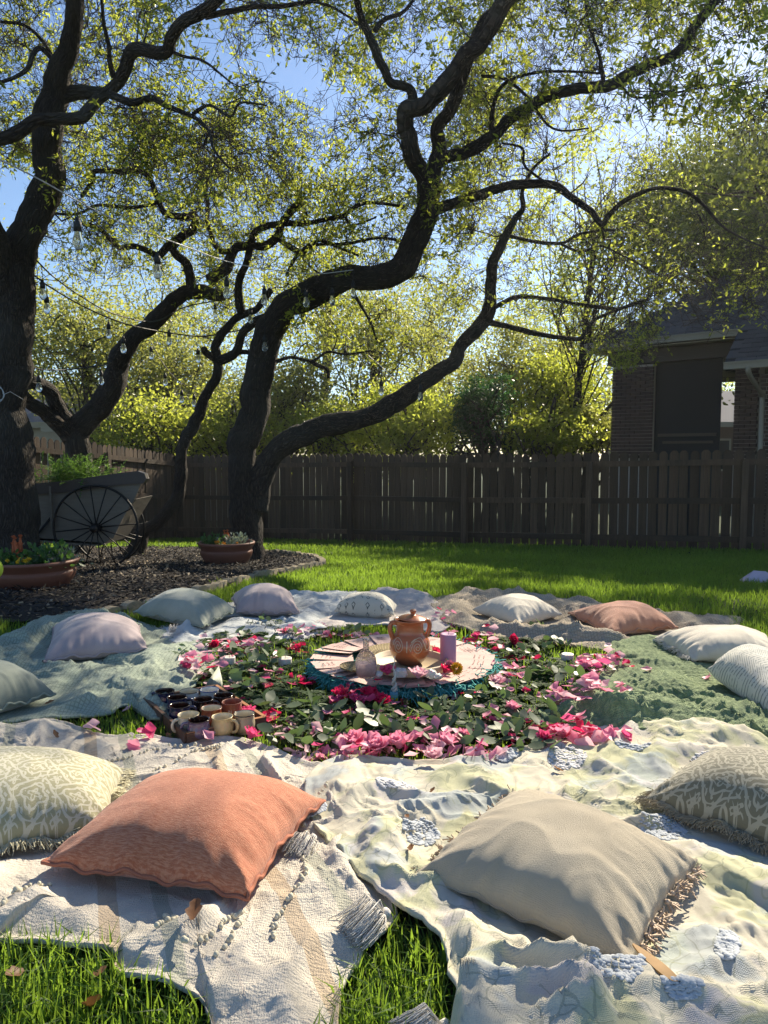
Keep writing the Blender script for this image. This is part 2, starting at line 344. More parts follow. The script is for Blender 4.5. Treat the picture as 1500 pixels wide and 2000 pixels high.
# ---------------- fence ----------------
def woodmat(name, c1, c2):
    b = NB(name); v = b.uv(src='Object', scale=(30, 30, 1.6)); n = b.noise(v, 1.5, 8, .7, .6); oi = b.n('ObjectInfo'); n2 = b.noise(b.uv(src='Object'), 2.5, 3)
    c = b.mix(b.ramp(n.outputs[0], [(.3, 0.), (.7, 1.)]), c1, c2); c = b.mix(b.math('MULTIPLY', oi.outputs['Random'], .75), c, tuple(x*.35 for x in c1)); c = b.mix(b.ramp(n2.outputs[0], [(.5, 0.), (.75, .7)]), c, (.03, .028, .024))
    return b.fin(c, .9, b.bump(n, .5, .01))
FW = woodmat('weathered_cedar', (.066, .041, .025), (.15, .10, .064))
def fence(posts, label, top, gaps=.004, dz=0):
    p0 = np.array([posts[0][0], posts[0][1], float(gz(posts[0][1]))]); root = thing('wooden_fence', label, 'fence', p0)
    pk = []
    for v in range(4):
        w, h, t = .135, 1.0, .016; c = .03; prof = [(-w/2, 0), (w/2, 0), (w/2, h-c), (w/2-c, h-c*.2), (w/2-c*1.5, h), (-w/2+c*1.5, h), (-w/2+c, h-c*.2), (-w/2, h-c)]
        n = len(prof); mb = MB(); mb.add([(x, -t/2, z) for x, z in prof]+[(x, t/2, z) for x, z in prof], [np.array([[i, (i+1) % n, (i+1) % n+n, i+n] for i in range(n)]), np.array([list(range(n))[::-1]]), np.array([[i+n for i in range(n)]])])
        pk.append(mb.mesh('picket', FW, smooth=False))
    mbp = MB().box((0, 0, .5), (.09, .09, 1)); pm = mbp.mesh('post', FW, False); rm = MB().box((.5, 0, 0), (1, .04, .09)).mesh('rail', FW, False)
    for a, b in zip(posts[:-1], posts[1:]):
        a2, b2 = np.array(a[:2]), np.array(b[:2]); L = np.linalg.norm(b2-a2); e = (b2-a2)/L; nrm = np.array([e[1], -e[0]]); ang = math.atan2(e[1], e[0])
        if nrm@a2 > 0: nrm = -nrm
        def put(name, me, xy, z, sc, rot=(0, 0, 0)):
            o = link(name, me, root); o.location = Vector((xy[0]-p0[0], xy[1]-p0[1], z-p0[2])); o.scale = sc; o.rotation_euler = (rot[0], rot[1], ang+rot[2]); return o
        k = int(L/(.137+gaps)); st = L/k
        for i in range(k):
            s = (i+.5)*st; q = a2+e*s; f = s/L; tz = a[2]+(b[2]-a[2])*f+random.gauss(0, .012); zb = float(gz(q[1]))-.03
            put('picket', random.choice(pk), q+nrm*random.gauss(0, .003), zb, (random.uniform(.90, 1.015), 1, tz-zb), (0, random.gauss(0, .004), 0))
        put('post', pm, a2+nrm*.10, float(gz(a2[1]))-.1, (1, 1, a[2]-float(gz(a2[1]))-.05))
        for fr in (.12, .50, .88):
            za = float(gz(a2[1]))+fr*(a[2]-.0-float(gz(a2[1]))); zb = float(gz(b2[1]))+fr*(b[2]-float(gz(b2[1])))
            put('rail', rm, a2+nrm*.033, za, (L, 1, 1), (0, -math.atan2(zb-za, L), 0))
    return root
def fp(px, py, d): p = pt(px, py, d); return (p[0], p[1], p[2])
R_ = [fp(345, 888, 16.2), fp(512, 889, 15.4), fp(690, 886, 14.5), fp(912, 887, 13.0), fp(1155, 884, 11.9), fp(1455, 878, 10.8), fp(1850, 868, 10.0)]
fence(R_, 'weathered grey-brown picket fence running behind the lawn to the right', 1)
fence([fp(-420, 800, 9.3), fp(-150, 826, 10.6), fp(50, 850, 11.9), fp(200, 868, 13.6), fp(338, 886, 16.1)], 'sun-dappled stretch of picket fence behind the cart at the left', 1)
# ---------------- neighbour house ----------------
BRK = NB('dark_brown_brick'); _o = BRK.n('ObjectInfo'); _n = BRK.noise(BRK.uv(src='Object'), 60, 4)
BRICK = BRK.fin(BRK.mix(_n.outputs[0], BRK.mix(_o.outputs['Random'], (.035, .022, .018), (.10, .06, .045)), (.07, .045, .04)), .9, BRK.bump(_n, .4, .01))
MORTAR = plain('mortar', (.42, .37, .32), .95); TRIM = plain('painted_trim', (.36, .33, .27), .6, .06); DARKB = plain('brown_beam', (.06, .045, .034), .7)
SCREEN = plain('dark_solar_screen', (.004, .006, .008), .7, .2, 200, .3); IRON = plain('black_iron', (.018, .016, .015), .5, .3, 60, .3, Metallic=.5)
SHB = NB('asphalt_shingle'); _o = SHB.n('ObjectInfo'); _n = SHB.noise(SHB.uv(src='Object'), 150, 4, .8)
SHING = SHB.fin(SHB.mix(BRK and _n.outputs[0], SHB.mix(_o.outputs['Random'], (.045, .045, .055), (.13, .13, .15)), (.11, .11, .12)), .95, SHB.bump(_n, .6, .01))
def house():
    A = np.array([pt(1192, 900, 15.8)[0], 15.8]); B = np.array([pt(1478, 900, 14.0)[0], 14.0]); e = (B-A)/np.linalg.norm(B-A); nr = np.array([e[1], -e[0]])  # towards the camera
    if nr@A > 0: nr = -nr
    def s_of(px):
        a = (px-750)/FPX; D = ray(px, 880); k = D[0]/D[1]; return (A[1]*k-A[0])/(e[0]-e[1]*k)
    def z_of(px, py): s = s_of(px); d = A[1]+e[1]*s; return pt(px, py, d)[2]
    zb = -.95; root = thing('brick_house', 'dark brick house with shingled roof and screened porch beyond the fence', 'house', (A[0], A[1], zb)); o3 = ORG[root]
    ang = math.atan2(e[1], e[0]); R = rotz(ang)
    def wp(s, n, z): q = A+e*s+nr*n; return np.array([q[0], q[1], z])
    def bx(name, s0, s1, n0, n1, z0, z1, mat, par=root):
        return MB().box(wp((s0+s1)/2, (n0+n1)/2, (z0+z1)/2), (s1-s0, abs(n1-n0), z1-z0), R).mk(name, mat, par, smooth=False)
    sL0, sL1, sR0, sR1 = 0, s_of(1272), s_of(1430), s_of(1477); zt = z_of(1272, 708); zg = z_of(1300, 668); zf = z_of(1300, 680)
    bme = MB().box((0, 0, 0), (.195, .06, .063)).mesh('brick', BRICK, False); hme = MB().box((0, 0, 0), (.092, .06, .063)).mesh('brick', BRICK, False)
    def pillar(s0, s1, ztop, zlow):
        bx('mortar', s0+.012, s1-.012, -.05, -.55, zb, ztop, MORTAR)
        z = zlow; r = 0
        while z < ztop-.05:
            s = s0; 
            pat = ['F']*20 if r % 2 == 0 else ['H']+['F']*20
            for q in pat:
                w = .205 if q == 'F' else .102
                if s+w > s1+.01:
                    w = s1-s
                    if w < .03: break
                    q = 'X'
                o = link('brick', bme if q != 'H' else hme, root); o.scale = (((w-.01)/.195) if q == 'X' else 1, 1, 1); c = wp(s+w/2, -.025+random.gauss(0, .002), z)-o3; o.location = c; o.rotation_euler = (0, 0, ang); s += w
            z += .0735; r += 1
    pillar(sL0, sL1, zt-.02, .93); pillar(sR0, sR1, zt+.03, .93)
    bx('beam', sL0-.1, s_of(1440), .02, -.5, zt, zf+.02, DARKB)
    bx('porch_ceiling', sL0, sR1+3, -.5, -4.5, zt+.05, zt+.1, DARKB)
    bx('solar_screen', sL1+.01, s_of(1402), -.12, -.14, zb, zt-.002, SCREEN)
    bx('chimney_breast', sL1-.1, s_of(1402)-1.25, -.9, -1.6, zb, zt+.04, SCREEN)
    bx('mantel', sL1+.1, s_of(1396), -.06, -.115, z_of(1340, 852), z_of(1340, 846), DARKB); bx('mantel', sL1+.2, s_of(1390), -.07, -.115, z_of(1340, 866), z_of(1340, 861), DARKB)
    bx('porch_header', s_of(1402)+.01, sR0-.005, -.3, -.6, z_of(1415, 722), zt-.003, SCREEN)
    # right wall and wing
    bw = NB('brick_wall_pattern'); v = bw.uv(scale=(1, 1, 1)); bt = bw.n('TexBrick', {'Vector': v, 'Color1': (.05, .03, .024, 1), 'Color2': (.12, .07, .05, 1), 'Mortar': (.3, .27, .23, 1), 'Scale': 1.0, 'Mortar Size': .006, 'Brick Width': .205, 'Row Height': .0735}); WM = bw.fin(bt.outputs[0], .9)
    V = [wp(sR1+.03, -.02, zb), wp(sR1+6, -.02, zb), wp(sR1+6, -.02, 2.5), wp(sR1+.03, -.02, 2.5)]
    mb = MB().add(V, np.array([[0, 1, 2, 3]]), uv=np.array([[0, 0], [6, 0], [6, 3.4], [0, 3.4]])); mb.mk('wall', WM, root, smooth=False)
    V = [wp(sR1+6, -.02, zb), wp(sR1+6, -8, zb), wp(sR1+6, -8, 2.5), wp(sR1+6, -.02, 2.5)]
    mb = MB().add(V, np.array([[0, 1, 2, 3]]), uv=np.array([[0, 0], [8, 0], [8, 3.4], [0, 3.4]])); mb.mk('wall', WM, root, smooth=False)
    # gutters
    def gutter(s0, s1, n, z):
        return MB().box(wp((s0+s1)/2, n, z), (s1-s0, .12, .11), R).box(wp((s0+s1)/2, n+.01, z+.06), (s1-s0, .15, .025), R).mk('gutter', TRIM, root, smooth=False)
    sg0, sg1 = s_of(1150), s_of(1441); pitch = math.radians(36)
    gutter(sg0, sg1, .3, zg); fw = 1.0; gutter(sg1+.02, sg1+7, .3+fw, zg-fw*math.tan(pitch))
    bx('soffit', sg0, sg1, .28, -.5, zf+.03, zf+.05, TRIM)
    # downspout
    zl = zg-fw*math.tan(pitch); P = np.array([wp(sg1+.42, .3+fw, zl), wp(sg1+.42, .3+fw-.05, zl-.15), wp(sg1+.42, .16, zl-.45), wp(sg1+.42, .12, zl-.6), wp(sg1+.42, .12, zb)])
    V, F, uv = tube(catmull(P, 4), .045, 8); mk('downspout', V, F, TRIM, root)
    # roof: underlay plane plus shingles
    def rp(s, k, up=0): # k metres up the slope from the gutter line
        return wp(s, .3-k*math.cos(pitch), zg+.02+k*math.sin(pitch)+up)
    ex = .17; tab = .34
    und = plain('roof_underlay', (.05, .05, .06), .95)
    H = 6.6
    V = [rp(sg0, 0), rp(sg1, 0), rp(sg1, -fw/math.cos(pitch)), rp(sg1+7, -fw/math.cos(pitch)), rp(sg1+7, H), rp(sg0+H*.9, H)]
    V2 = [wp(sg0+H*.9, .3-H*math.cos(pitch), zg+H*math.sin(pitch)), wp(sg0, -9.5, zg), wp(sg1+7, -9.5, zg)]
    mk('roof', np.array(V+V2), [np.array([[0, 1, 4, 5]]), np.array([[1, 2, 3, 4]]), np.array([[0, 5, 7], ]), np.array([[5, 4, 8, 7]])], und, root, smooth=False)
    sm = MB().box((0, 0, 0), (tab-.012, .30, .014)).mesh('shingle', SHING, False); cnt = 0; stuff = MB(); k = -int(fw/math.cos(pitch)/ex)
    while k*ex < H-.2:
        s0 = (sg1 if k < 0 else sg0+max(0, k*ex*.9)); s = s0+tab/2+(.17 if k % 2 else 0)
        while s < sg1+3.2:
            c = rp(s, k*ex+.12, .02+.004*random.random()); px = 750+FPX*c[0]/c[1]; py = 890-FPX*(c[2]-.95)/c[1]
            if px < 1520 and py > 500 and cnt < 295:
                o = link('shingle', sm, root); o.location = c-o3; o.rotation_euler = (-pitch, 0, 0)
                M_ = rotz(ang)@rotx(-pitch if True else 0)
                o.rotation_euler = Matrix(rotz(math.atan2(-nr[1], -nr[0])-PI/2)@rotx(pitch-.05)).to_euler(); cnt += 1
            else: stuff.box(c, (tab-.012, .30, .014), rotz(math.atan2(-nr[1], -nr[0])-PI/2)@rotx(pitch-.05))
            s += tab
        k += 1
    tag(stuff.mk('roof_shingles', SHING, root, smooth=False), kind='stuff')
house()
def far_house(label, px, py, w, d, roofh, wallc, ztop_px, rz=0.):
    c = pt(px, py, d); z0 = -1.2; zt = pt(px, ztop_px, d)[2]; root = thing('distant_house', label, 'house', (c[0], c[1], z0))
    R = rotz(rz); P = lambda x, y, z: R@np.array([x, y, 0])+np.array([c[0], c[1], z]); m = plain('far_wall', wallc, .9)
    MB().box(P(0, 0, (z0+zt)/2), (w, 6, zt-z0), R).mk('wall', m, root, smooth=False)
    V = [P(-w/2-.4, -3.4, zt), P(w/2+.4, -3.4, zt), P(w/2+.4, 3.4, zt), P(-w/2-.4, 3.4, zt), P(-w/2-.4, 0, zt+roofh), P(w/2+.4, 0, zt+roofh)]
    rf = mk('roof', np.array(V), [np.array([[0, 1, 5, 4], [2, 3, 4, 5]]), np.array([[1, 2, 5], [3, 0, 4]]), np.array([[3, 2, 1, 0]])], plain('far_roof', (.16, .16, .18), .95), root, smooth=False)
    MB().box(P(0, -3.45, zt), (w+.8, .12, .18), R).mk('fascia', TRIM, root, smooth=False)
    for x in (-w*.25, w*.2):
        f = MB().box(P(x, -3.02, zt-1.1), (1.1, .08, 1.2), R).mk('window', TRIM, root, smooth=False); MB().box(P(x, -3.07, zt-1.1), (.95, .03, 1.05), R).mk('pane', SCREEN, f, smooth=False)
far_house('distant low house with grey roof seen past the porch opening', 1440, 850, 9, 30, 1.5, (.14, .09, .07), 836)
far_house('pale cream house glimpsed between the trunks at the left', 215, 850, 7, 26, 1.6, (.55, .50, .42), 838)
far_house('distant house with dark roof glimpsed through branches above the fence', 350, 840, 5, 24, .9, (.30, .26, .22), 845)
# ---------------- trees ----------------
def barkmat(name, c1, c2):
    b = NB(name); v = b.uv(scale=(38, 11, 1)); vo = b.n('TexVoronoi', {'Vector': v, 'Scale': 1.0, 'Randomness': 1.}, feature='DISTANCE_TO_EDGE'); n = b.noise(b.uv(src='Object'), 22, 6, .7); n2 = b.noise(b.uv(src='Object'), 1.6, 3)
    h = b.math('ADD', b.math('MULTIPLY', b.math('MINIMUM', vo.outputs['Distance'], .3), 2.2), b.math('MULTIPLY', n.outputs[0], .6))
    c = b.mix(b.ramp(h, [(.25, 0.), (.95, 1.)]), tuple(x*.35 for x in c1), c1); c = b.mix(b.ramp(n2.outputs[0], [(.45, 0.), (.7, .7)]), c, c2)
    return b.fin(c, .95, b.bump(h, 1., .055))
BARK = barkmat('oak_bark', (.075, .056, .043), (.095, .09, .075)); TWIG = plain('twig_bark', (.05, .038, .028), .9)
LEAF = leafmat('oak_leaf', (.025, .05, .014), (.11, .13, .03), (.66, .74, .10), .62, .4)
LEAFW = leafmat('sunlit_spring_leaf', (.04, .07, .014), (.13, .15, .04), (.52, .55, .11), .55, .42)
LEAFK = leafmat('shade_casting_oak_leaf', (.014, .032, .008), (.05, .07, .015), (.44, .52, .07), .38, .45)  # oak leaf darkened and less translucent so its crowns cast deeper lawn shade
LEAFD = leafmat('dark_evergreen_leaf', (.012, .035, .014), (.03, .065, .02), (.07, .19, .04), .4, .4)
def limb3(P, w0, w1, n=7, seed=0):
    Q = np.array([pt(*p) for p in P]); d = np.array([p[2] for p in P]); m = len(P); t = np.linspace(0, 1, m)
    w = (w0+(w1-w0)*t**.85)*.90/2/FPX*d; C = catmull(np.c_[Q, w], n); L = np.linalg.norm(Q[-1]-Q[0]); C = C.copy()
    s = np.concatenate([[0], np.cumsum(np.linalg.norm(np.diff(C[:, :3], axis=0), axis=1))]); am = np.minimum(C[:, 3]*.8, .06)*np.minimum(1, s/(.3+1e-6))
    for k in range(3): C[:, k] += am*(fbm(s*3., s*0+seed*3.1+k*7.7, 5, 3)-.5)*2
    C[:, 3] *= 1+.30*(fbm(s*3.3, s*0+seed, 9, 3)-.5)
    return C
KEEPLIT = []
def landing(P):
    "where the shadow of points P falls on the ground"
    z = np.where(P[:, 1] > 4.8, -.2, 0.); t = (P[:, 2]-z)/SUN[2]; return P[:, 0]-t*SUN[0], P[:, 1]-t*SUN[1]
LITP = np.array([(-1.2, .75), (-1.75, 2.0), (-1.6, 3.9), (-.9, 5.1), (-1.1, 8), (-1., 12), (-.4, 11), (1.1, 6.9), (1.8, 5.2), (3.6, 4.2), (3, 2.), (1., .75)])
def lit_keep(P, p=.12, hard=None):
    x, y = landing(P); k = inpoly(x, y, LITP); n = fbm(x*1.6, y*1.6, 21, 2)
    sh = (y > 2.9+.5*(x > 0)) & (n > .66) | (x < -.9) & (y < 2.9) & (n > .66); pr = np.where(k, np.where(sh, .7, np.where(y < 3.3, p*.25, p)), 1.); return RNG.random(len(P)) < pr
def tree(name, label, base, limbs, boxes, leafm, seed, leaf=(.035, .06), per=5, sprigs=4, group=None, twigr=1., thin=.12):
    base = np.array(base, float); root = thing(name, label, 'tree', base, group); nodes = []; rad = []
    for i, (nm, P, w0, w1) in enumerate(limbs):
        C = limb3(P, w0, w1, 7, seed*10+i)
        if i == 0: # root flare
            zz = C[:, 2]-base[2]; C[:, 3] *= 1+.45*np.exp(-np.maximum(zz, 0)/.18)
        V, F, uv = tube(C[:, :3], C[:, 3], 14 if w0 > 40 else 9 if w0 > 15 else 6, True, .22, seed+i)
        mk(nm, V, F, BARK, root, uv=uv)
        if i > 0 or True:
            nodes.append(C[2:, :3]); rad.append(C[2:, 3])
    main = np.concatenate(nodes); mr = np.concatenate(rad); N = len(main); cap = N+60000; X = np.zeros((cap, 3)); Rr = np.zeros(cap); X[:N] = main; Rr[:N] = mr
    T = []
    for (x0, y0, x1, y1, d0, d1, n) in boxes:
        px = RNG.uniform(x0, x1, n); py = RNG.uniform(y0, y1, n); d = RNG.uniform(d0, d1, n); T.append(np.array([pt(a, b, c) for a, b, c in zip(px, py, d)]))
    T = np.concatenate(T); T = T[T[:, 2] > 1.15]; T = T[lit_keep(T, .22)]
    dist = np.array([np.min(np.sum((main-t)**2, 1)) for t in T]); T = T[np.argsort(dist)]
    tw = []; tr = []; K = 7
    for t in T:
        dd = np.sum((X[:N]-t)**2, 1)+.5*(Rr[:N] < .004); j = int(np.argmin(dd)); L = math.sqrt(dd[j])
        if L < .05 or L > 3.5: continue
        p0 = X[j]; f = np.linspace(0, 1, K)[:, None]; v = t-p0
        bend = RNG.normal(size=3)*L*.16; b2 = RNG.normal(size=3)*L*.09; Q = p0+v*f+bend*np.sin(PI*f)+b2*np.sin(2*PI*f)+np.array([0, 0, .1*L])*np.sin(PI*f)
        Q[1:-1] += RNG.normal(size=(K-2, 3))*L*.04
        r0 = min(Rr[j]*.6, (.0045+.0125*L)*twigr); r = r0+(.003-r0)*np.linspace(0, 1, K)**.8; r = np.maximum(r, .002)
        tw.append(Q); tr.append(r)
        if N+K < cap: X[N:N+K-1] = Q[1:]; Rr[N:N+K-1] = r[1:]; N += K-1
    tw = np.array(tw); tr = np.array(tr)
    # sprigs off the twigs
    M_ = len(tw); ns = sprigs; idx = np.repeat(np.arange(M_), ns); fpos = RNG.uniform(.35, 1, M_*ns)*(K-1.001); i0 = fpos.astype(int); fr = (fpos-i0)[:, None]
    B0 = tw[idx, i0]*(1-fr)+tw[idx, i0+1]*fr; td = unit(tw[idx, i0+1]-tw[idx, i0]); D = unit(td*.7+rdir(len(idx))*.9); sl_ = RNG.uniform(.08, .26, len(idx))[:, None]
    k = lit_keep(B0, .25); B0, D, sl_, idx = B0[k], D[k], sl_[k], idx[k]
    mid = B0+D*sl_*.5+RNG.normal(size=B0.shape)*.02; end = B0+D*sl_+RNG.normal(size=B0.shape)*.03
    SP = np.stack([B0, mid, end], 1); SR = np.broadcast_to([.003, .0022, .0012], (len(B0), 3))
    V, F = batch_tubes(tw, tr, 4); V2, F2 = batch_tubes(SP, SR, 3); mb = MB().add(V, F).add(V2, F2)
    tag(mb.mk('twigs', TWIG, root), kind='stuff')
    # leaves: along sprigs in rosettes
    m = len(B0); lv = np.flatnonzero(fbm(B0[:, 0]*3+seed, B0[:, 2]*3+B0[:, 1], seed+5, 2)+RNG.normal(0, .10, m) > .50); m = len(lv); idx = np.repeat(lv, per); f = RNG.beta(2.2, 1., m*per)[:, None]; P = SP[idx, 0]*(1-f)+SP[idx, 2]*f+RNG.normal(size=(m*per, 3))*.012
    Dl = unit(D[idx]*.6+rdir(len(idx))*.9+[0, 0, .15]); k = lit_keep(P, .3); P, Dl = P[k], Dl[k]
    n = len(P); x, y, z = P.T; tn = np.clip(RNG.normal(.5, .25, n)+.5*(fbm(x*.9+y*.4, z*.9, seed)-.5), 0, 1)
    V, F, t = leaves(P, Dl, rdir(n, .4), RNG.uniform(*leaf, n), RNG.uniform(leaf[0]*.45, leaf[1]*.45, n), tn, .2)
    o = mk('foliage', V, F, leafm, root, tint=t, smooth=False); tag(o, kind='stuff')
    return n, M_
t1 = [('trunk', [(28, 1135, 6.9), (26, 1060, 6.9), (22, 950, 6.9), (18, 830, 6.9), (20, 720, 6.85), (22, 620, 6.8), (34, 520, 6.7), (62, 440, 6.6), (84, 380, 6.5), (96, 320, 6.4), (93, 267, 6.3), (96, 215, 6.25), (118, 175, 6.2), (124, 133, 6.1), (132, 95, 6.0), (146, 60, 5.9), (148, 10, 5.7), (150, -60, 5.5), (170, -180, 5.2)], 100, 30),
 ('limb', [(18, 640, 6.8), (8, 560, 6.7), (-4, 500, 6.5), (-20, 440, 6.3), (-60, 330, 6.1), (-140, 200, 5.9), (-260, 60, 5.6)], 62, 30),
 ('limb', [(-70, 285, 5.7), (0, 266, 5.8), (33, 253, 5.85), (67, 235, 5.9), (117, 231, 6.0), (157, 229, 6.1), (182, 205, 6.15), (213, 178, 6.15), (240, 147, 6.1), (256, 110, 6.0), (275, 98, 5.9), (318, 103, 5.8), (336, 78, 5.7), (362, 50, 5.6), (398, 26, 5.5), (430, -6, 5.4), (480, -70, 5.2)], 26, 24),
 ('limb', [(98, 200, 6.2), (125, 184, 6.2), (160, 178, 6.2), (205, 184, 6.15)], 28, 26),
 ('limb', [(215, 185, 6.1), (253, 199, 6.0), (293, 192, 5.9), (333, 212, 5.8), (377, 226, 5.7), (408, 254, 5.6), (420, 295, 5.5), (450, 330, 5.4)], 17, 5),
 ('limb', [(377, 222, 5.7), (410, 205, 5.6), (450, 228, 5.5), (470, 200, 5.4), (520, 205, 5.3)], 8, 4),
 ('limb', [(222, 150, 6.1), (215, 118, 6.0), (213, 83, 5.9), (203, 40, 5.8), (198, -20, 5.6)], 12, 6),
 ('limb', [(118, 130, 6.1), (100, 112, 6.05), (80, 94, 6.0), (66, 106, 5.95), (54, 135, 5.9), (28, 153, 5.85), (-10, 165, 5.8)], 14, 6),
 ('limb', [(108, 120, 6.1), (87, 85, 6.0), (50, 50, 5.9), (0, 42, 5.8), (-50, 40, 5.7)], 8, 4),
 ('limb', [(400, 32, 5.5), (450, 22, 5.5), (500, 15, 5.5), (560, 12, 5.5), (616, 0, 5.5), (680, -30, 5.4)], 14, 7),
 ('limb', [(600, 2, 5.5), (640, 10, 5.5), (680, 32, 5.5), (712, 56, 5.5)], 6, 4),
 ('limb', [(330, 98, 5.8), (362, 110, 5.7), (400, 120, 5.6), (450, 160, 5.5)], 8, 4),
 ('limb', [(78, 335, 6.5), (64, 300, 6.45), (70, 275, 6.4)], 6, 4)]
B = atg(28, 1125)
S1 = tree('oak_tree', 'thick dark oak trunk at the left edge forking above the cart', (pt(28, 1100, 6.9)[0], 6.9, float(gz(6.9))), t1,
 [(-150, -150, 640, 120, 5.9, 8.0, 430), (-100, 100, 330, 330, 6.2, 8.2, 230), (230, 180, 560, 400, 5.7, 7.6, 190), (150, 330, 420, 430, 5.2, 6.6, 22), (-400, -300, 0, 400, 5, 7, 120), (60, 440, 260, 560, 6.3, 7.5, 22)], LEAF, 1, leaf=(.028, .060), sprigs=7, per=6)
t3 = [('trunk', [(150, 1090, 9.6), (148, 960, 9.6), (150, 880, 9.5), (155, 835, 9.5), (185, 808, 9.5), (215, 772, 9.5), (229, 720, 9.5), (238, 690, 9.45), (262, 658, 9.4), (300, 634, 9.35), (328, 608, 9.3), (345, 585, 9.3), (370, 570, 9.25), (400, 567, 9.2), (437, 577, 9.1)], 62, 26),
 ('limb', [(142, 850, 9.5), (125, 800, 9.4), (98, 765, 9.2), (70, 745, 9.0), (40, 735, 8.8), (0, 700, 8.6)], 34, 26),
 ('limb', [(140, 860, 9.5), (112, 825, 9.3), (80, 795, 9.1), (45, 775, 8.9)], 36, 26),
 ('limb', [(376, 575, 9.25), (372, 545, 9.2), (364, 520, 9.15), (348, 500, 9.1), (333, 480, 9.05), (312, 500, 9.0), (290, 488, 8.95), (262, 479, 8.9), (235, 482, 8.85), (215, 465, 8.8), (195, 448, 8.7), (170, 436, 8.6)], 24, 9),
 ('limb', [(333, 482, 9.05), (352, 464, 9.0), (372, 446, 8.95), (382, 424, 8.9), (353, 423, 8.85), (322, 414, 8.8), (310, 388, 8.75), (295, 355, 8.7), (273, 331, 8.65), (240, 334, 8.6), (187, 333, 8.5), (180, 353, 8.45), (160, 385, 8.4)], 20, 8),
 ('limb', [(311, 395, 8.75), (267, 403, 8.7), (217, 402, 8.6), (187, 402, 8.5), (150, 418, 8.4), (100, 416, 8.3)], 9, 5),
 ('limb', [(293, 350, 8.7), (300, 325, 8.6), (320, 305, 8.5), (360, 320, 8.4)], 6, 3)]
S3 = tree('oak_tree', 'oak behind the cart with crooked limb reaching right', (pt(150, 900, 9.6)[0], 9.6, float(gz(9.6))), t3,
 [(60, 260, 440, 470, 8., 10.5, 300), (120, 440, 340, 540, 8.5, 10.5, 70), (330, 440, 520, 640, 9, 11, 60), (230, 300, 520, 480, 9.5, 12, 120)], LEAF, 3, leaf=(.035, .062), sprigs=6, per=6)
t4 = [('trunk', [(262, 1090, 9.2), (285, 1045, 9.2), (318, 1008, 9.2), (345, 978, 9.2), (354, 940, 9.2), (352, 895, 9.2), (375, 835, 9.2), (398, 785, 9.15), (422, 742, 9.1), (428, 708, 9.1), (422, 680, 9.1), (436, 655, 9.05), (457, 628, 9.0), (480, 610, 9.0), (505, 594, 8.95), (530, 565, 8.9)], 32, 14),
 ('limb', [(426, 705, 9.1), (450, 696, 9.05), (466, 680, 9.0), (477, 653, 8.95), (500, 630, 8.9), (522, 618, 8.9)], 24, 16),
 ('limb', [(473, 612, 9.0), (466, 580, 8.95), (466, 550, 8.9), (480, 522, 8.85), (490, 482, 8.8), (500, 450, 8.7), (548, 440, 8.6), (592, 436, 8.5), (640, 430, 8.4), (672, 422, 8.35), (700, 402, 8.3), (735, 396, 8.2), (790, 404, 8.1)], 22, 6),
 ('limb', [(488, 478, 8.8), (520, 480, 8.75), (545, 462, 8.7), (556, 430, 8.6), (575, 405, 8.5), (588, 392, 8.45)], 16, 15),
 ('limb', [(410, 548, 8.7), (424, 538, 8.75), (443, 525, 8.8), (452, 500, 8.8), (462, 482, 8.8), (490, 478, 8.8)], 24, 18),
 ('limb', [(452, 490, 8.8), (432, 490, 8.8), (415, 470, 8.8), (406, 435, 8.75), (406, 395, 8.7), (395, 360, 8.6), (380, 310, 8.5), (350, 270, 8.4)], 12, 6),
 ('limb', [(545, 468, 8.6), (580, 490, 8.6), (600, 485, 8.5), (618, 478, 8.5), (680, 476, 8.4), (740, 464, 8.3), (780, 470, 8.2)], 10, 5),
 ('limb', [(600, 486, 8.5), (592, 505, 8.5), (610, 525, 8.5), (640, 545, 8.4)], 6, 3),
 ('limb', [(420, 700, 9.1), (402, 688, 9.05), (398, 680, 9.0)], 16, 12),
 ('limb', [(440, 706, 9.1), (460, 692, 9.1), (484, 690, 9.1), (505, 705, 9.1)], 12, 9),
 ('limb', [(675, 424, 8.35), (684, 440, 8.3), (700, 438, 8.3), (735, 425, 8.2)], 7, 4),
 ('limb', [(560, 540, 8.9), (580, 500, 8.8), (620, 470, 8.7), (670, 488, 8.6), (700, 500, 8.5)], 9, 5)]
S4 = tree('oak_tree', 'slender leaning oak between the cart and the large double-stemmed oak', (pt(262, 1085, 9.2)[0], 9.2, float(gz(9.2))), t4,
 [(380, 330, 800, 560, 7.8, 11, 330), (400, 200, 640, 380, 7.6, 10, 160), (380, 560, 560, 680, 9, 11, 40), (560, 520, 700, 680, 9, 11, 30)], LEAF, 4, leaf=(.034, .06), sprigs=7, per=6)
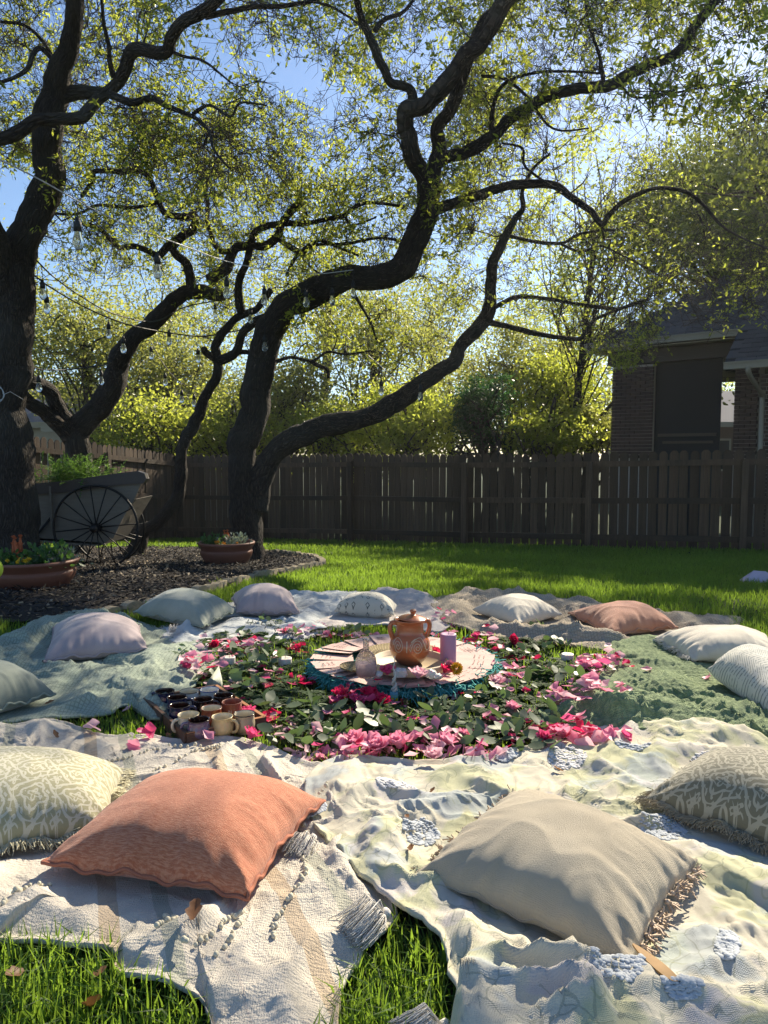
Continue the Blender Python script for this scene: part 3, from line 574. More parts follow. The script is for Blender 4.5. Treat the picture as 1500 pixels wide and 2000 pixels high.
t2 = [('trunk', [(478, 1100, 8.4), (480, 1040, 8.4), (480, 960, 8.4), (480, 900, 8.4), (484, 840, 8.4), (500, 780, 8.35), (513, 720, 8.3), (524, 665, 8.25), (550, 618, 8.2), (600, 574, 8.1), (655, 556, 8.0), (705, 546, 7.9), (750, 542, 7.8), (784, 522, 7.7), (806, 480, 7.6), (828, 430, 7.5), (838, 390, 7.4), (842, 350, 7.3)], 66, 50),
 ('limb', [(500, 1000, 8.4), (512, 940, 8.4), (540, 888, 8.35), (580, 855, 8.3), (640, 832, 8.25), (700, 822, 8.2), (745, 800, 8.15), (790, 770, 8.1), (835, 735, 8.05), (880, 712, 8.0), (895, 685, 8.0), (930, 645, 8.0), (950, 605, 8.0), (953, 560, 8.0), (960, 520, 8.0), (978, 475, 8.0), (1000, 440, 8.0)], 58, 19),
 ('limb', [(992, 452, 8.0), (1006, 430, 8.0), (1022, 405, 8.0), (1020, 370, 7.9), (1040, 330, 7.9), (1075, 300, 7.8)], 18, 4),
 ('limb', [(842, 375, 7.4), (822, 330, 7.3), (806, 300, 7.2), (800, 260, 7.1), (796, 212, 7.0), (830, 198, 6.9), (868, 166, 6.8), (900, 120, 6.7), (930, 85, 6.6), (962, 40, 6.5), (1010, -20, 6.4), (1080, -120, 6.2)], 40, 32),
 ('limb', [(845, 365, 7.3), (850, 325, 7.3), (856, 288, 7.3), (854, 250, 7.2), (876, 212, 7.1), (896, 165, 7.0), (918, 110, 6.9), (945, 50, 6.8), (985, 0, 6.7), (1040, -70, 6.5)], 32, 30),
 ('limb', [(808, 200, 7.0), (800, 172, 6.95), (762, 156, 6.9), (748, 124, 6.8), (724, 72, 6.7), (702, 28, 6.6), (690, -30, 6.4)], 22, 14),
 ('limb', [(732, 60, 6.7), (748, 40, 6.7), (790, 20, 6.6), (820, -20, 6.5)], 12, 6),
 ('limb', [(850, 325, 7.3), (872, 306, 7.25), (916, 288, 7.2), (958, 266, 7.1), (975, 252, 7.05), (1004, 224, 7.0), (1060, 192, 6.9), (1124, 176, 6.8), (1182, 172, 6.7), (1240, 142, 6.6), (1300, 116, 6.5), (1338, 86, 6.4), (1364, 44, 6.3), (1402, -5, 6.2), (1460, -90, 6.0)], 26, 20),
 ('limb', [(838, 412, 7.5), (872, 402, 7.4), (924, 384, 7.3), (980, 365, 7.2), (1035, 358, 7.1), (1085, 362, 7.0), (1118, 388, 6.9), (1156, 416, 6.85), (1174, 440, 6.8), (1190, 418, 6.75), (1228, 388, 6.7), (1280, 368, 6.6), (1340, 376, 6.5), (1372, 400, 6.4), (1408, 440, 6.3), (1460, 470, 6.2), (1520, 494, 6.1)], 25, 2.5),
 ('limb', [(952, 608, 8.0), (975, 596, 8.0), (1000, 585, 8.0), (1030, 580, 8.0), (1070, 584, 8.0), (1110, 590, 8.0), (1160, 598, 8.0), (1210, 602, 8.0), (1260, 585, 8.0)], 12, 6),
 ('limb', [(948, 628, 8.0), (975, 633, 8.0), (1005, 638, 8.0), (1050, 650, 7.95), (1090, 658, 7.9), (1128, 664, 7.9), (1144, 648, 7.9), (1160, 625, 7.9), (1200, 607, 7.85), (1240, 590, 7.8)], 14, 6),
 ('limb', [(976, 462, 8.0), (1000, 462, 8.0), (1040, 470, 7.95), (1096, 476, 7.9), (1124, 460, 7.9), (1150, 452, 7.85), (1200, 450, 7.8)], 10, 5),
 ('limb', [(1096, 477, 7.9), (1136, 492, 7.85), (1172, 480, 7.8), (1220, 500, 7.8), (1290, 540, 7.8)], 6, 3),
 ('limb', [(540, 706, 8.25), (568, 698, 8.2), (608, 706, 8.15), (640, 688, 8.1), (676, 692, 8.05), (725, 684, 8.0)], 9, 4),
 ('limb', [(608, 706, 8.15), (625, 716, 8.1), (638, 722, 8.1), (640, 738, 8.1)], 10, 8),
 ('limb', [(690, 574, 8.0), (700, 588, 8.0), (716, 614, 8.0), (728, 638, 8.0), (738, 672, 8.0)], 9, 4),
 ('limb', [(820, 330, 7.2), (790, 300, 7.1), (775, 270, 7.05), (740, 260, 7.)], 5, 3),
 ('limb', [(960, 268, 7.1), (965, 200, 7.0), (990, 160, 6.9), (1060, 140, 6.8), (1180, 142, 6.7)], 11, 5),
 ('limb', [(1110, 385, 6.9), (1030, 330, 6.9), (1020, 290, 6.9), (980, 280, 6.9)], 7, 4),
 ('limb', [(940, 148, 6.9), (990, 155, 6.8), (1030, 190, 6.75), (1080, 250, 6.7), (1150, 250, 6.6)], 8, 4),
 ('limb', [(1180, 172, 6.7), (1172, 110, 6.6), (1150, 50, 6.5), (1140, -30, 6.4)], 9, 5),
 ('limb', [(1210, 160, 6.7), (1240, 190, 6.6), (1330, 180, 6.5), (1420, 160, 6.3)], 6, 4)]
S2 = tree('oak_tree', 'large double-stemmed oak beside the terracotta planter leaning right over the lawn', (pt(478, 1080, 8.4)[0], 8.4, float(gz(8.4))), t2,
 [(620, -120, 1000, 200, 6.9, 9.5, 300), (950, -150, 1300, 250, 6.4, 11, 480), (1100, -150, 1600, 230, 4.9, 6.0, 70), (1200, 150, 1600, 400, 4.6, 5.6, 70), (1250, -150, 1650, 250, 6, 11.5, 560), (860, 180, 1300, 480, 6.4, 11.5, 700), (1200, 250, 1560, 560, 7, 12, 700), (980, 440, 1500, 625, 7.2, 9.6, 420), (1120, 600, 1240, 700, 7.6, 8.4, 50), (1240, 560, 1500, 640, 7.2, 8.6, 60), (1040, 560, 1290, 690, 9.4, 11.3, 240), (1180, 660, 1250, 730, 9.4, 10.5, 24),
  (640, 200, 860, 420, 6.8, 9.5, 110), (560, 560, 900, 700, 7.8, 9.5, 60), (650, 430, 960, 560, 7.6, 9.5, 60), (1500, -200, 1900, 450, 6, 10, 150), (880, 440, 1000, 600, 7.7, 8.6, 40)], LEAF, 2, leaf=(.032, .070), sprigs=8, per=6)
print('leaves', S1, S2, S3, S4)
# background trees beyond the fence
def bgtree(label, px, pyc, rx, rz, d, n, mat, seed, tint=0., trunkw=.22, multi=3, leaf=(.07, .12), clumps=110, lean=0):
    c = pt(px, pyc, d); base = np.array([c[0]+lean, d, -1.0]); root = thing('background_tree', label, 'tree', base, 'trees growing beyond the fence'); RX = rx/FPX*d; RZ = rz/FPX*d
    rg = np.random.default_rng(seed); 
    tr = catmull(np.array([base, base+(c-base)*[.2, 0, .35]+[rg.normal()*.2, 0, 0], base+(c-base)*[.6, 0, .65], c]), 5); V, F, uv = tube(tr, np.linspace(trunkw, trunkw*.4, len(tr)), 8, True, .2, seed); mk('trunk', V, F, BARK, root, uv=uv)
    cl = rg.normal(size=(clumps, 3)); cl = cl/np.linalg.norm(cl, axis=1)[:, None]*(rg.random((clumps, 1))**.45); C = c+cl*[RX, RX*.75, RZ]
    lb = MB()
    for i in range(0, clumps, 3):
        j = rg.integers(len(tr)//3, len(tr)); a = tr[j]; b = C[i]; m = (a+b)/2+rg.normal(size=3)*.35+[0, 0, .15]; Q = catmull(np.array([a, m, b]), 4); V, F, uv = tube(Q, np.linspace(trunkw*.18, .008, len(Q)), 5, False); lb.add(V, F, uv)
    lb.mk('branches', BARK, root)['kind'] = 'stuff'
    idx = rg.integers(0, clumps, n); sp = rg.uniform(.25, .7, clumps)*RX*.42; P = C[idx]+rg.normal(size=(n, 3))*sp[idx][:, None]*[1, 1, .62]
    k = lit_keep(P, .1); P = P[k]; idx = idx[k]; n = len(P); ct = rg.normal(0, .16, clumps)
    t = np.clip(rg.normal(.5, .2, n)+ct[idx]+tint, 0, 1); V, F, tt = leaves(P, rdir(n), rdir(n, .4), rg.uniform(*leaf, n), rg.uniform(leaf[0]*.5, leaf[1]*.55, n), t, .2, 6)
    tag(mk('foliage', V, F, mat, root, tint=tt, smooth=False), kind='stuff')
bgtree('bright yellow-green tree above the fence behind the cart', 170, 680, 150, 110, 19, 11000, LEAFW, 11, .1)
bgtree('feathery spring tree rising behind the crooked oak limb at left', 330, 740, 140, 130, 21, 11000, LEAFW, 12, 0)
bgtree('olive green tree low behind the slender leaning oak', 290, 830, 130, 60, 17.5, 6000, LEAF, 13, -.1)
bgtree('pale tree with thin foliage left of centre beyond the fence', 560, 780, 110, 110, 20, 8000, LEAFW, 14, -.15)
bgtree('bright lime tree framed by the arching oak limbs', 730, 680, 150, 110, 22, 12000, LEAFW, 15, .15)
bgtree('olive bushy tree just over the fence below the long limb', 800, 830, 120, 75, 18, 10000, LEAF, 16, .15)
bgtree('dark evergreen shrub over the centre of the fence', 945, 800, 55, 85, 17, 7500, LEAFD, 17, 0, leaf=(.05, .09))
bgtree('yellow-green tree between the long limb and the brick house', 1000, 720, 110, 110, 21, 9000, LEAFW, 18, -.05)
bgtree('thin-leaved tree with dark branches beside the brick house', 1090, 760, 95, 100, 19.5, 7500, LEAF, 19, .1)
bgtree('bright golden-green bush at the left corner of the brick house', 1150, 840, 65, 42, 18, 5000, LEAFW, 20, .3)
bgtree('tall grey-green tree far beyond the house corner', 1110, 640, 130, 90, 27, 8000, LEAF, 21, .1)
bgtree('tall hazy tree far behind the large oak', 640, 560, 160, 110, 30, 7000, LEAFW, 22, -.1, leaf=(.09, .14))
bgtree('tall tree far left beyond the fence', -60, 620, 170, 190, 20, 9000, LEAFW, 23, -.1)
bgtree('wide tree at the foot of the view beyond the fence at left', 450, 840, 130, 55, 19, 6500, LEAF, 24, 0)
bgtree('hazy green tree far off seen through the porch opening', 1440, 800, 60, 90, 34, 5000, LEAF, 25, .3, leaf=(.1, .15))
for px, py, d, lab in [(505, 800, 25, 'yellow-green thicket far behind the trunk of the large oak'), (690, 860, 23, 'low bright thicket just above the fence under the long limb'), (880, 790, 25, 'yellow-green thicket behind the dark evergreen shrub'), (1110, 800, 24, 'sunlit thicket far behind the bush at the house corner'), (200, 800, 25, 'sunlit thicket far behind the cart')]:
    bgtree(lab, px, py, 125, 75, d, 8000, LEAFW, px, .05, leaf=(.09, .14))
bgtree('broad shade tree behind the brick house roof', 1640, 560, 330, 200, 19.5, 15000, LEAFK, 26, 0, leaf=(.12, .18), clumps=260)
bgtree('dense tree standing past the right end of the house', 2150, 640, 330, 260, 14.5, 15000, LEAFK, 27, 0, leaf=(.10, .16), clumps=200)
bgtree('low shrubby tree right of centre close behind the fence', 1060, 850, 90, 40, 17, 5000, LEAF, 28, 0)
bgtree('small round tree between the two stems of the large oak', 650, 840, 90, 55, 18.5, 6000, LEAF, 29, .1)
bgtree('faint pale-green tree far behind the left oaks', 330, 620, 230, 130, 33, 9000, LEAFW, 30, .0, leaf=(.10, .17))
bgtree('far pale tree filling the gap above the bright lime tree', 840, 620, 150, 110, 34, 7000, LEAFW, 31, .0, leaf=(.10, .17))

def place(x, y, z): return (750+FPX*x/y, 890-FPX*(z-.95)/y, y)
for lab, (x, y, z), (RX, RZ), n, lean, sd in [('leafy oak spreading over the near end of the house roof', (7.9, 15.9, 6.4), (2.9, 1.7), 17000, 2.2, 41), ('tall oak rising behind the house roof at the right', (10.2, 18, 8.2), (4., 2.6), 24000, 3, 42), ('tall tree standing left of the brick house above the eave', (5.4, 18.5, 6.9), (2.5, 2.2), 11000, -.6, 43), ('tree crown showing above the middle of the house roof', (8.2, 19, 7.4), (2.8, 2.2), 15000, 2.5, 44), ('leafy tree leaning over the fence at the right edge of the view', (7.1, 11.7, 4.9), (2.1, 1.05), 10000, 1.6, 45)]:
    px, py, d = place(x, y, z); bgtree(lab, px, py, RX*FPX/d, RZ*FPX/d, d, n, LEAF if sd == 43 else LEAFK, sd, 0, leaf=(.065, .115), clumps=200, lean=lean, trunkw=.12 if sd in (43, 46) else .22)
# ---------------- blankets ----------------
def fold(x, y, seed, amp, ang, wl, lump=.5):
    c, s = math.cos(ang), math.sin(ang); u = x*c+y*s; v = -x*s+y*c; wx = (fbm(x*2.1, y*2.1, seed+40, 3)-.5)*wl*2.4; wy = (fbm(x*2.3, y*2.3, seed+50, 3)-.5)*wl*2
    rg_ = lambda q: 1.13-np.sqrt((2*q-1)**2+.017)
    r = rg_(vn((u+wx)/wl, (v+wy)/(wl*4.4), seed)); r2 = rg_(vn((u*.8+v*.5+wy)/(wl*.5), (v-u*.4+wx)/(wl*1.3), seed+7))
    m = np.clip(fbm(x*1.6, y*1.6, seed+90, 3)*2.4-.5, .25, 1.2); r3 = rg_(fbm(x*5.5+wy*5, y*3.2+wx*5, seed+61, 2))
    h = amp*(m*(.62*r**3+.40*r2**3)+.42*r3**7+lump*.14*fbm(x*6, y*6, seed+3, 2)+.06*fbm(x*26, y*26, seed+5, 2))+.011*m*(1-np.abs(2*fbm(x*9+wy*14, y*15+wx*20, seed+71, 2)-1))**5+.007*(1-np.abs(2*fbm(x*24+wx*30, y*14+wy*30, seed+77, 2)-1))**5; f = np.ones(np.shape(x))
    for cx, cy, cr in CUSH: f = np.minimum(f, .16+.84*np.clip((np.hypot(x-cx, y-cy)/cr-.75)/.45, 0, 1))
    return h*f
BZ = {}
_CU = [[(82, 1690), (484, 1752), (634, 1560), (298, 1526)], [(812, 1708), (1232, 1898), (1362, 1688), (1004, 1548)], [(-190, 1700), (215, 1612), (245, 1508), (-110, 1478)], [(1258, 1562), (1650, 1700), (1730, 1560), (1375, 1484)], [(1380, 1308), (1528, 1408), (1560, 1310), (1450, 1290)], [(1274, 1246), (1350, 1288), (1530, 1292), (1500, 1244)], [(1110, 1198), (1190, 1240), (1324, 1224), (1262, 1194)], [(922, 1192), (1012, 1220), (1100, 1200), (1012, 1176)], [(652, 1192), (770, 1200), (776, 1184), (668, 1178)], [(462, 1196), (584, 1196), (572, 1166), (452, 1168)], [(260, 1196), (398, 1224), (464, 1192), (340, 1172)], [(84, 1292), (292, 1270), (272, 1224), (104, 1226)], [(-190, 1370), (-60, 1405), (108, 1354), (0, 1316)]]
CUSH = [(*np.mean([at(*q, .05) for q in c], 0)[:2], .30) for c in _CU]
def blanket(key, name, label, cat, mat, seed, amp=.05, ang=0, wl=.28, base=.014, res=.013, fringe=None, center=None, edge=.05, flat=None, knobby=0):
    P = catmull(BLKW[key], 26, True); P = P+np.stack([fbm(P[:, 0]*6, P[:, 1]*6, seed)-.5, fbm(P[:, 1]*6, P[:, 0]*6, seed+1)-.5], -1)*.05+np.stack([fbm(P[:, 0]*25, P[:, 1]*25, seed)-.5, fbm(P[:, 1]*25, P[:, 0]*25, seed+1)-.5], -1)*.014
    seg = np.linalg.norm(np.roll(P, -1, 0)-P, axis=1); L = seg.sum(); n = int(min(L/res/1.25, 700)); cum = np.concatenate([[0], np.cumsum(seg)]); Pc = np.vstack([P, P[:1]]); t = np.linspace(0, L, n, endpoint=False)
    Bd = np.stack([np.interp(t, cum, Pc[:, 0]), np.interp(t, cum, Pc[:, 1])], -1); c = np.array(center if center is not None else P.mean(0))
    rmax = np.linalg.norm(Bd-c, axis=1).max(); m = int(min(rmax/res, 150)); rr = np.linspace(0.004, 1, m)**.85
    X = c[0]+(Bd[None, :, 0]-c[0])*rr[:, None]; Y = c[1]+(Bd[None, :, 1]-c[1])*rr[:, None]
    de = np.linalg.norm(Bd-c, axis=1)[None]*(1-rr[:, None]); h = fold(X, Y, seed, amp, ang, wl)
    if knobby: h = h+knobby*(np.abs(np.sin(X*PI/.03+2*fbm(X*8, Y*8, 3)))*np.abs(np.sin(Y*PI/.035+2*fbm(X*8, Y*8, 4))))
    Z = base+h*(.28+.72*np.clip(de/.12, 0, 1)); Z = Z+(.010*np.clip(1-de/.02, 0, 1)); Z = Z+gz(Y)
    V = np.stack([X, Y, Z], -1).reshape(-1, 3); i = np.arange(m-1)[:, None]*n; j = np.arange(n)[None]; k = (j+1) % n
    F = np.stack([i+j, i+k, i+n+k, i+n+j], -1).reshape(-1, 4)
    lastz = Z[-1]-.008; R1 = np.stack([Bd[:, 0]+(c[0]-Bd[:, 0])*.0, Bd[:, 1], lastz], -1); q = (c-Bd)/np.linalg.norm(c-Bd, axis=1)[:, None]; R2 = np.stack([Bd[:, 0]+q[:, 0]*.05, Bd[:, 1]+q[:, 1]*.05, np.maximum(lastz-.02, gz(Bd[:, 1])+.001)], -1)
    nb = m*n; V = np.vstack([V, R1+np.c_[-q*.003, np.zeros(n)], R2]); jj = np.arange(n); kk = (jj+1) % n
    F = np.vstack([F, np.stack([(m-1)*n+jj, (m-1)*n+kk, nb+kk, nb+jj], -1), np.stack([nb+jj, nb+kk, nb+n+kk, nb+n+jj], -1)])
    o = mk(name, V, F, mat, loc=(c[0], c[1], float(gz(c[1]))), uv=V[:, :2]); tag(o, label, cat)
    BZ[key] = (c, Bd, Z, seed, amp, ang, wl, base, knobby)
    if fringe:
        fm, k0, k1, ln = fringe; ids = [i for i in range(n) if k0 <= i/n <= k1]; M_ = len(ids)*2; ii = RNG.choice(ids, M_); p = np.stack([Bd[ii, 0], Bd[ii, 1], Z[-1][ii]-.002], -1); out = -q[ii]
        d1 = np.c_[out+RNG.normal(0, .35, (M_, 2)), RNG.normal(-.1, .1, M_)]; Q = np.stack([p, p+d1*ln*.5+[0, 0, .004], p+d1*ln*RNG.uniform(.8, 1.2, (M_, 1))+np.c_[RNG.normal(0, .006, (M_, 2)), -.004*np.ones(M_)]], 1)
        V, F = batch_tubes(Q, np.full((M_, 3), .0016), 3); tag(mk('fringe', V, F, fm, o), kind='stuff')
    return o
def zblkv(x, y, k):
    c, Bd, Z, seed, amp, ang, wl, base, kn = BZ[k]; return gz(y)+base+fold(x, y, seed, amp, ang, wl)
def zblk(x, y, keys=('sage', 'wave', 'blush', 'knit', 'green', 'cream', 'floral', 'throw')):
    "height of the cloth (or the turf) at x, y"
    z = float(gz(y))+.012
    for k in keys:
        if k in BZ and inpoly(np.array([x]), np.array([y]), BZ[k][1])[0]:
            c, Bd, Z, seed, amp, ang, wl, base, kn = BZ[k]; z = max(z, float(gz(y))+base+float(fold(np.array([x]), np.array([y]), seed, amp, ang, wl)[0]))
    return z
def waffle(b, v, col):
    br = b.n('TexBrick', {'Vector': v, 'Color1': (1, 1, 1, 1), 'Color2': (.9, .9, .9, 1), 'Mortar': (.45, .45, .45, 1), 'Scale': 1., 'Mortar Size': .0024, 'Mortar Smooth': .6, 'Brick Width': .0135, 'Row Height': .0135}, offset=0.)
    return b.mix(.6, col, br.outputs[0], 'MULTIPLY')
SAGE = cloth('sage_waffle_cotton', (.30, .37, .29), (.43, .49, .38), 36, .3, .7, extra=waffle)
def waves(b, v, col):
    w = b.n('TexWave', {'Vector': v, 'Scale': 2.1, 'Distortion': 2.5, 'Detail': 1.5, 'Detail Scale': 6}, bands_direction='Y', wave_profile='SIN'); n = b.noise(v, 260, 2)
    l = b.ramp(w.outputs[1], [(.0, 0.), (.80, 0.), (.9, 1.), (1., 0.)]); return b.mix(b.math('MULTIPLY', b.math('MULTIPLY', l.outputs[0], b.math('GREATER_THAN', n.outputs[0], .46)), .75), col, (.10, .12, .15))
WAVE = cloth('pale_blue_grey_weave', (.46, .49, .50), (.60, .62, .60), 40, .4, .5, extra=waves)
BLUSH = cloth('blush_white_weave', (.52, .44, .41), (.66, .62, .57), 30, 1.2, .7)
KNIT = cloth('beige_thermal_knit', (.38, .31, .22), (.52, .44, .33), 22, .4, 1., extra=waffle)
def knitx(b, v, col):
    w = b.n('TexVoronoi', {'Vector': v, 'Scale': 55, 'Randomness': .5}); return b.mix(b.ramp(w.outputs[0], [(.2, 0.), (.8, .8)]), col, (.10, .16, .07))
GREENK = cloth('chunky_green_chenille', (.20, .27, .12), (.31, .39, .19), 30, .8, 1., extra=knitx)
def stripes(b, v, col):
    # woven bands running away from the viewer
    w = b.n('SeparateXYZ', {0: b.n('Mapping', {'Vector': v, 'Rotation': (0, 0, math.radians(-24))})}); n = b.noise(v, 3, 3)
    x = b.math('ADD', w.outputs[0], b.math('MULTIPLY', n.outputs[0], .03)); p = b.math('FRACT', b.math('DIVIDE', x, .34))
    r = b.ramp(p, [(0., (.60, .55, .47)), (.16, (.60, .55, .47)), (.17, (.47, .37, .26)), (.27, (.47, .37, .26)), (.28, (.62, .58, .50)), (.47, (.62, .58, .50)), (.48, (.38, .39, .32)), (.56, (.38, .39, .32)), (.57, (.63, .58, .50)), (.78, (.60, .53, .46)), (.79, (.66, .61, .53))]); r.color_ramp.interpolation = 'CONSTANT'
    h = b.noise(v, 90, 4, .8); return b.mix(.92, col, b.mix(b.math('MULTIPLY', h.outputs[0], .3), r, (.40, .34, .26)))
CREAM = cloth('cream_handwoven_cotton', (.50, .44, .35), (.66, .58, .47), 34, 4., .9, (1., .6), extra=stripes, wv=.16, slub=110)
def floralx(b, v, col):
    d = b.n('VectorMath', {0: v, 1: b.n('VectorMath', {0: b.noise(v, 5, 3).outputs[1], 1: (.16, .16, .16)}, operation='MULTIPLY').outputs[0]}, operation='ADD')
    n1 = b.noise(d, 7, 3, .5); n2 = b.noise(b.n('Mapping', {'Vector': d, 'Location': (4, 7, 0)}), 6, 3, .5); n3 = b.noise(b.n('Mapping', {'Vector': d, 'Location': (9, 2, 0)}), 8, 3, .5)
    c = b.mix(b.ramp(n1.outputs[0], [(.50, 0.), (.57, .60)]), col, (.45, .47, .24)); c = b.mix(b.ramp(n2.outputs[0], [(.54, 0.), (.60, .62)]), c, (.34, .41, .46)); c = b.mix(b.ramp(n3.outputs[0], [(.58, 0.), (.62, .45)]), c, (.55, .50, .56))
    vo = b.n('TexVoronoi', {'Vector': d, 'Scale': 17}, feature='DISTANCE_TO_EDGE'); m = b.noise(v, 4, 2); l = b.math('MULTIPLY', b.math('LESS_THAN', vo.outputs[0], .022), b.math('GREATER_THAN', m.outputs[0], .5)); c = b.mix(b.math('MULTIPLY', l, .5), c, (.22, .24, .18))
    vo2 = b.n('TexVoronoi', {'Vector': v, 'Scale': 13}); rings = b.math('LESS_THAN', b.math('ABSOLUTE', b.math('SUBTRACT', b.math('FRACT', b.math('MULTIPLY', vo2.outputs[0], 2.6)), .5)), .05)
    return b.mix(b.math('MULTIPLY', b.math('MULTIPLY', rings, b.math('GREATER_THAN', n1.outputs[0], .53)), .4), c, (.30, .31, .16))
FLORAL = cloth('floral_cotton_gauze', (.55, .51, .40), (.67, .62, .49), 60, 2., .5, extra=floralx, big=4)
YARNW = plain('white_yarn', (.72, .69, .64), .95, .08, 200, .5); YARNB = plain('beige_yarn', (.58, .46, .35), .95, .1, 200, .5)
blanket('wave', 'blanket', 'white and grey-blue blanket with dotted wavy lines behind the flowers at left', 'blanket', WAVE, 12, .05, .35, .2, .010, .018, (YARNW, .0, 1., .02))
blanket('blush', 'blanket', 'pinkish white rumpled blanket behind the clay pot', 'blanket', BLUSH, 13, .055, 1.2, .16, .016, .017)
blanket('knit', 'blanket', 'beige thermal knit blanket at the back under the terracotta cushion', 'blanket', KNIT, 14, .055, 1.35, .22, .012, .018, (YARNB, .0, 1., .015), knobby=.003)
blanket('sage', 'blanket', 'pale sage green waffle blanket at the left under the mauve cushion', 'blanket', SAGE, 15, .068, .9, .34, .012, .015)
blanket('green', 'blanket', 'chunky moss green chenille blanket at the right of the petals', 'blanket', GREENK, 16, .06, .3, .26, .016, .014, knobby=.008)
blanket('cream', 'blanket', 'cream handwoven blanket with bobble rows and tassels at the front left', 'blanket', CREAM, 17, .062, .25, .28, .013, .010)
blanket('floral', 'blanket', 'white cotton blanket with faded yellow-green floral print at the front right', 'blanket', FLORAL, 18, .062, 1.15, .19, .02, .010)
CR = bpy.data.objects['blanket.005']; FL = bpy.data.objects['blanket.006']
def under(px, py, keys=None):
    p = at(px, py, .03); return np.array([p[0], p[1], zblk(p[0], p[1])])
def bobbles():
    ico = lathe([(0.0, -1), (.6, -.75), (.95, -.2), (.9, .35), (.5, .85), (0, 1)], 7); me = MB().add(ico[0]*.0052, ico[1]).mesh('bobble', plain('bobble_yarn', (.56, .52, .40), .95)); mb = MB()
    rows = [[(-10, 1810), (40, 1770), (100, 1735)], [(322, 1780), (340, 1810), (300, 1850)], [(560, 1640), (600, 1690), (575, 1745), (545, 1790), (530, 1830)], [(640, 1560), (600, 1600), (590, 1660)], [(180, 1500), (260, 1478), (330, 1462), (430, 1470)], [(300, 1505), (380, 1475), (430, 1462)], [(360, 1880), (400, 1850), (440, 1810), (470, 1780)], [(470, 1800), (430, 1870), (380, 1930)], [(380, 1505), (450, 1480), (500, 1462)], [(60, 1440), (120, 1450), (180, 1470)], [(500, 1540), (560, 1510), (620, 1520)]]
    n = 0
    for r in rows:
        C = catmull(r, 9)
        for q in C:
            if random.random() < .2: continue
            p = under(*q)+[random.gauss(0, .003), random.gauss(0, .003), .003]
            if n < 150: o = link('bobble', me, CR); o.location = p-ORG[CR]; o.scale = [random.uniform(.7, 1.3)]*3; n += 1
bobbles()
TUFTS = [(775, 1553, 40, 14), (822, 1640, 36, 22), (1108, 1484, 38, 20), (1295, 1620, 46, 26), (1205, 1952, 52, 42), (1420, 1868, 22, 40), (1236, 1468, 34, 12), (1375, 1492, 26, 12), (615, 1590, 22, 10), (990, 1478, 20, 8), (1330, 1985, 40, 20)]
def tufts():
    m = plain('blue_grey_tufting', (.46, .49, .52), .95, .1, 60, .2); mw = plain('lilac_tufting', (.64, .63, .63), .95, .2, 60, .4)
    for i, (px, py, rx, ry) in enumerate(TUFTS):
        n = 300; a = RNG.random(n)*2*PI; r = RNG.random(n)**.5; X = px+np.cos(a)*r*rx; Y = py+np.sin(a)*r*ry; P = []
        P = np.array([at(x, y, .03) for x, y in zip(X, Y)]); P[:, 2] = zblkv(P[:, 0], P[:, 1], 'floral')+.001
        P = np.array(P); sv, sf, _ = lathe([(0, -1), (.7, -.6), (1, 0), (.7, .65), (0, 1)], 6); rad_ = RNG.uniform(.004, .0065, n); V = (P[:, None]+sv[None]*rad_[:, None, None]*[1, 1, .38]).reshape(-1, 3); F = (np.arange(n)[:, None, None]*len(sv)+sf[None]).reshape(-1, 4)
        o = mk('tuft', V, F, mw if i in (0, 2, 7) else m, FL)
tufts()
def tassel(px, py, dirang, L=.075, n=240, par=CR, mat=YARNW, r=.016, lab=None):
    p = under(px, py)+[0, 0, .012]; d = np.array([math.cos(dirang), math.sin(dirang), -.1]); s = np.array([-math.sin(dirang), math.cos(dirang), 0])
    mb = MB(); V, F, uv = lathe([(0, -.011), (.007, -.009), (.011, 0), (.008, .009), (0, .012)], 10); mb.add(V@roty(.6).T+p, F)
    a = RNG.normal(0, 1, n); b = RNG.normal(0, 1, n); E = p+d*L*RNG.uniform(.8, 1.1, (n, 1))+s*(a*r)[:, None]+np.array([0, 0, 1.])*(np.abs(b)*r*.55-.006)[:, None]; M1 = p+d*L*.35+s*(a*r*.8)[:, None]+np.array([0, 0, 1.])*(np.abs(b)*r*.8+.002)[:, None]
    Q = np.stack([np.broadcast_to(p, E.shape), M1, (M1+E)/2+RNG.normal(0, .003, E.shape), E], 1); V, F = batch_tubes(Q, np.full((n, 4), .0012), 3); mb.add(V, F)
    return mb.mk('tassel', mat, par)
tassel(610, 1640, -2.0, .07); tassel(752, 1802, -2.5, .085, 340, r=.022); tassel(868, 1998, -2.9, .08, 300, r=.02)
tassel(398, 1228, -.9, .05, 60, par=bpy.data.objects['blanket']); tassel(340, 1240, -1.4, .05, 60, par=bpy.data.objects['blanket'])

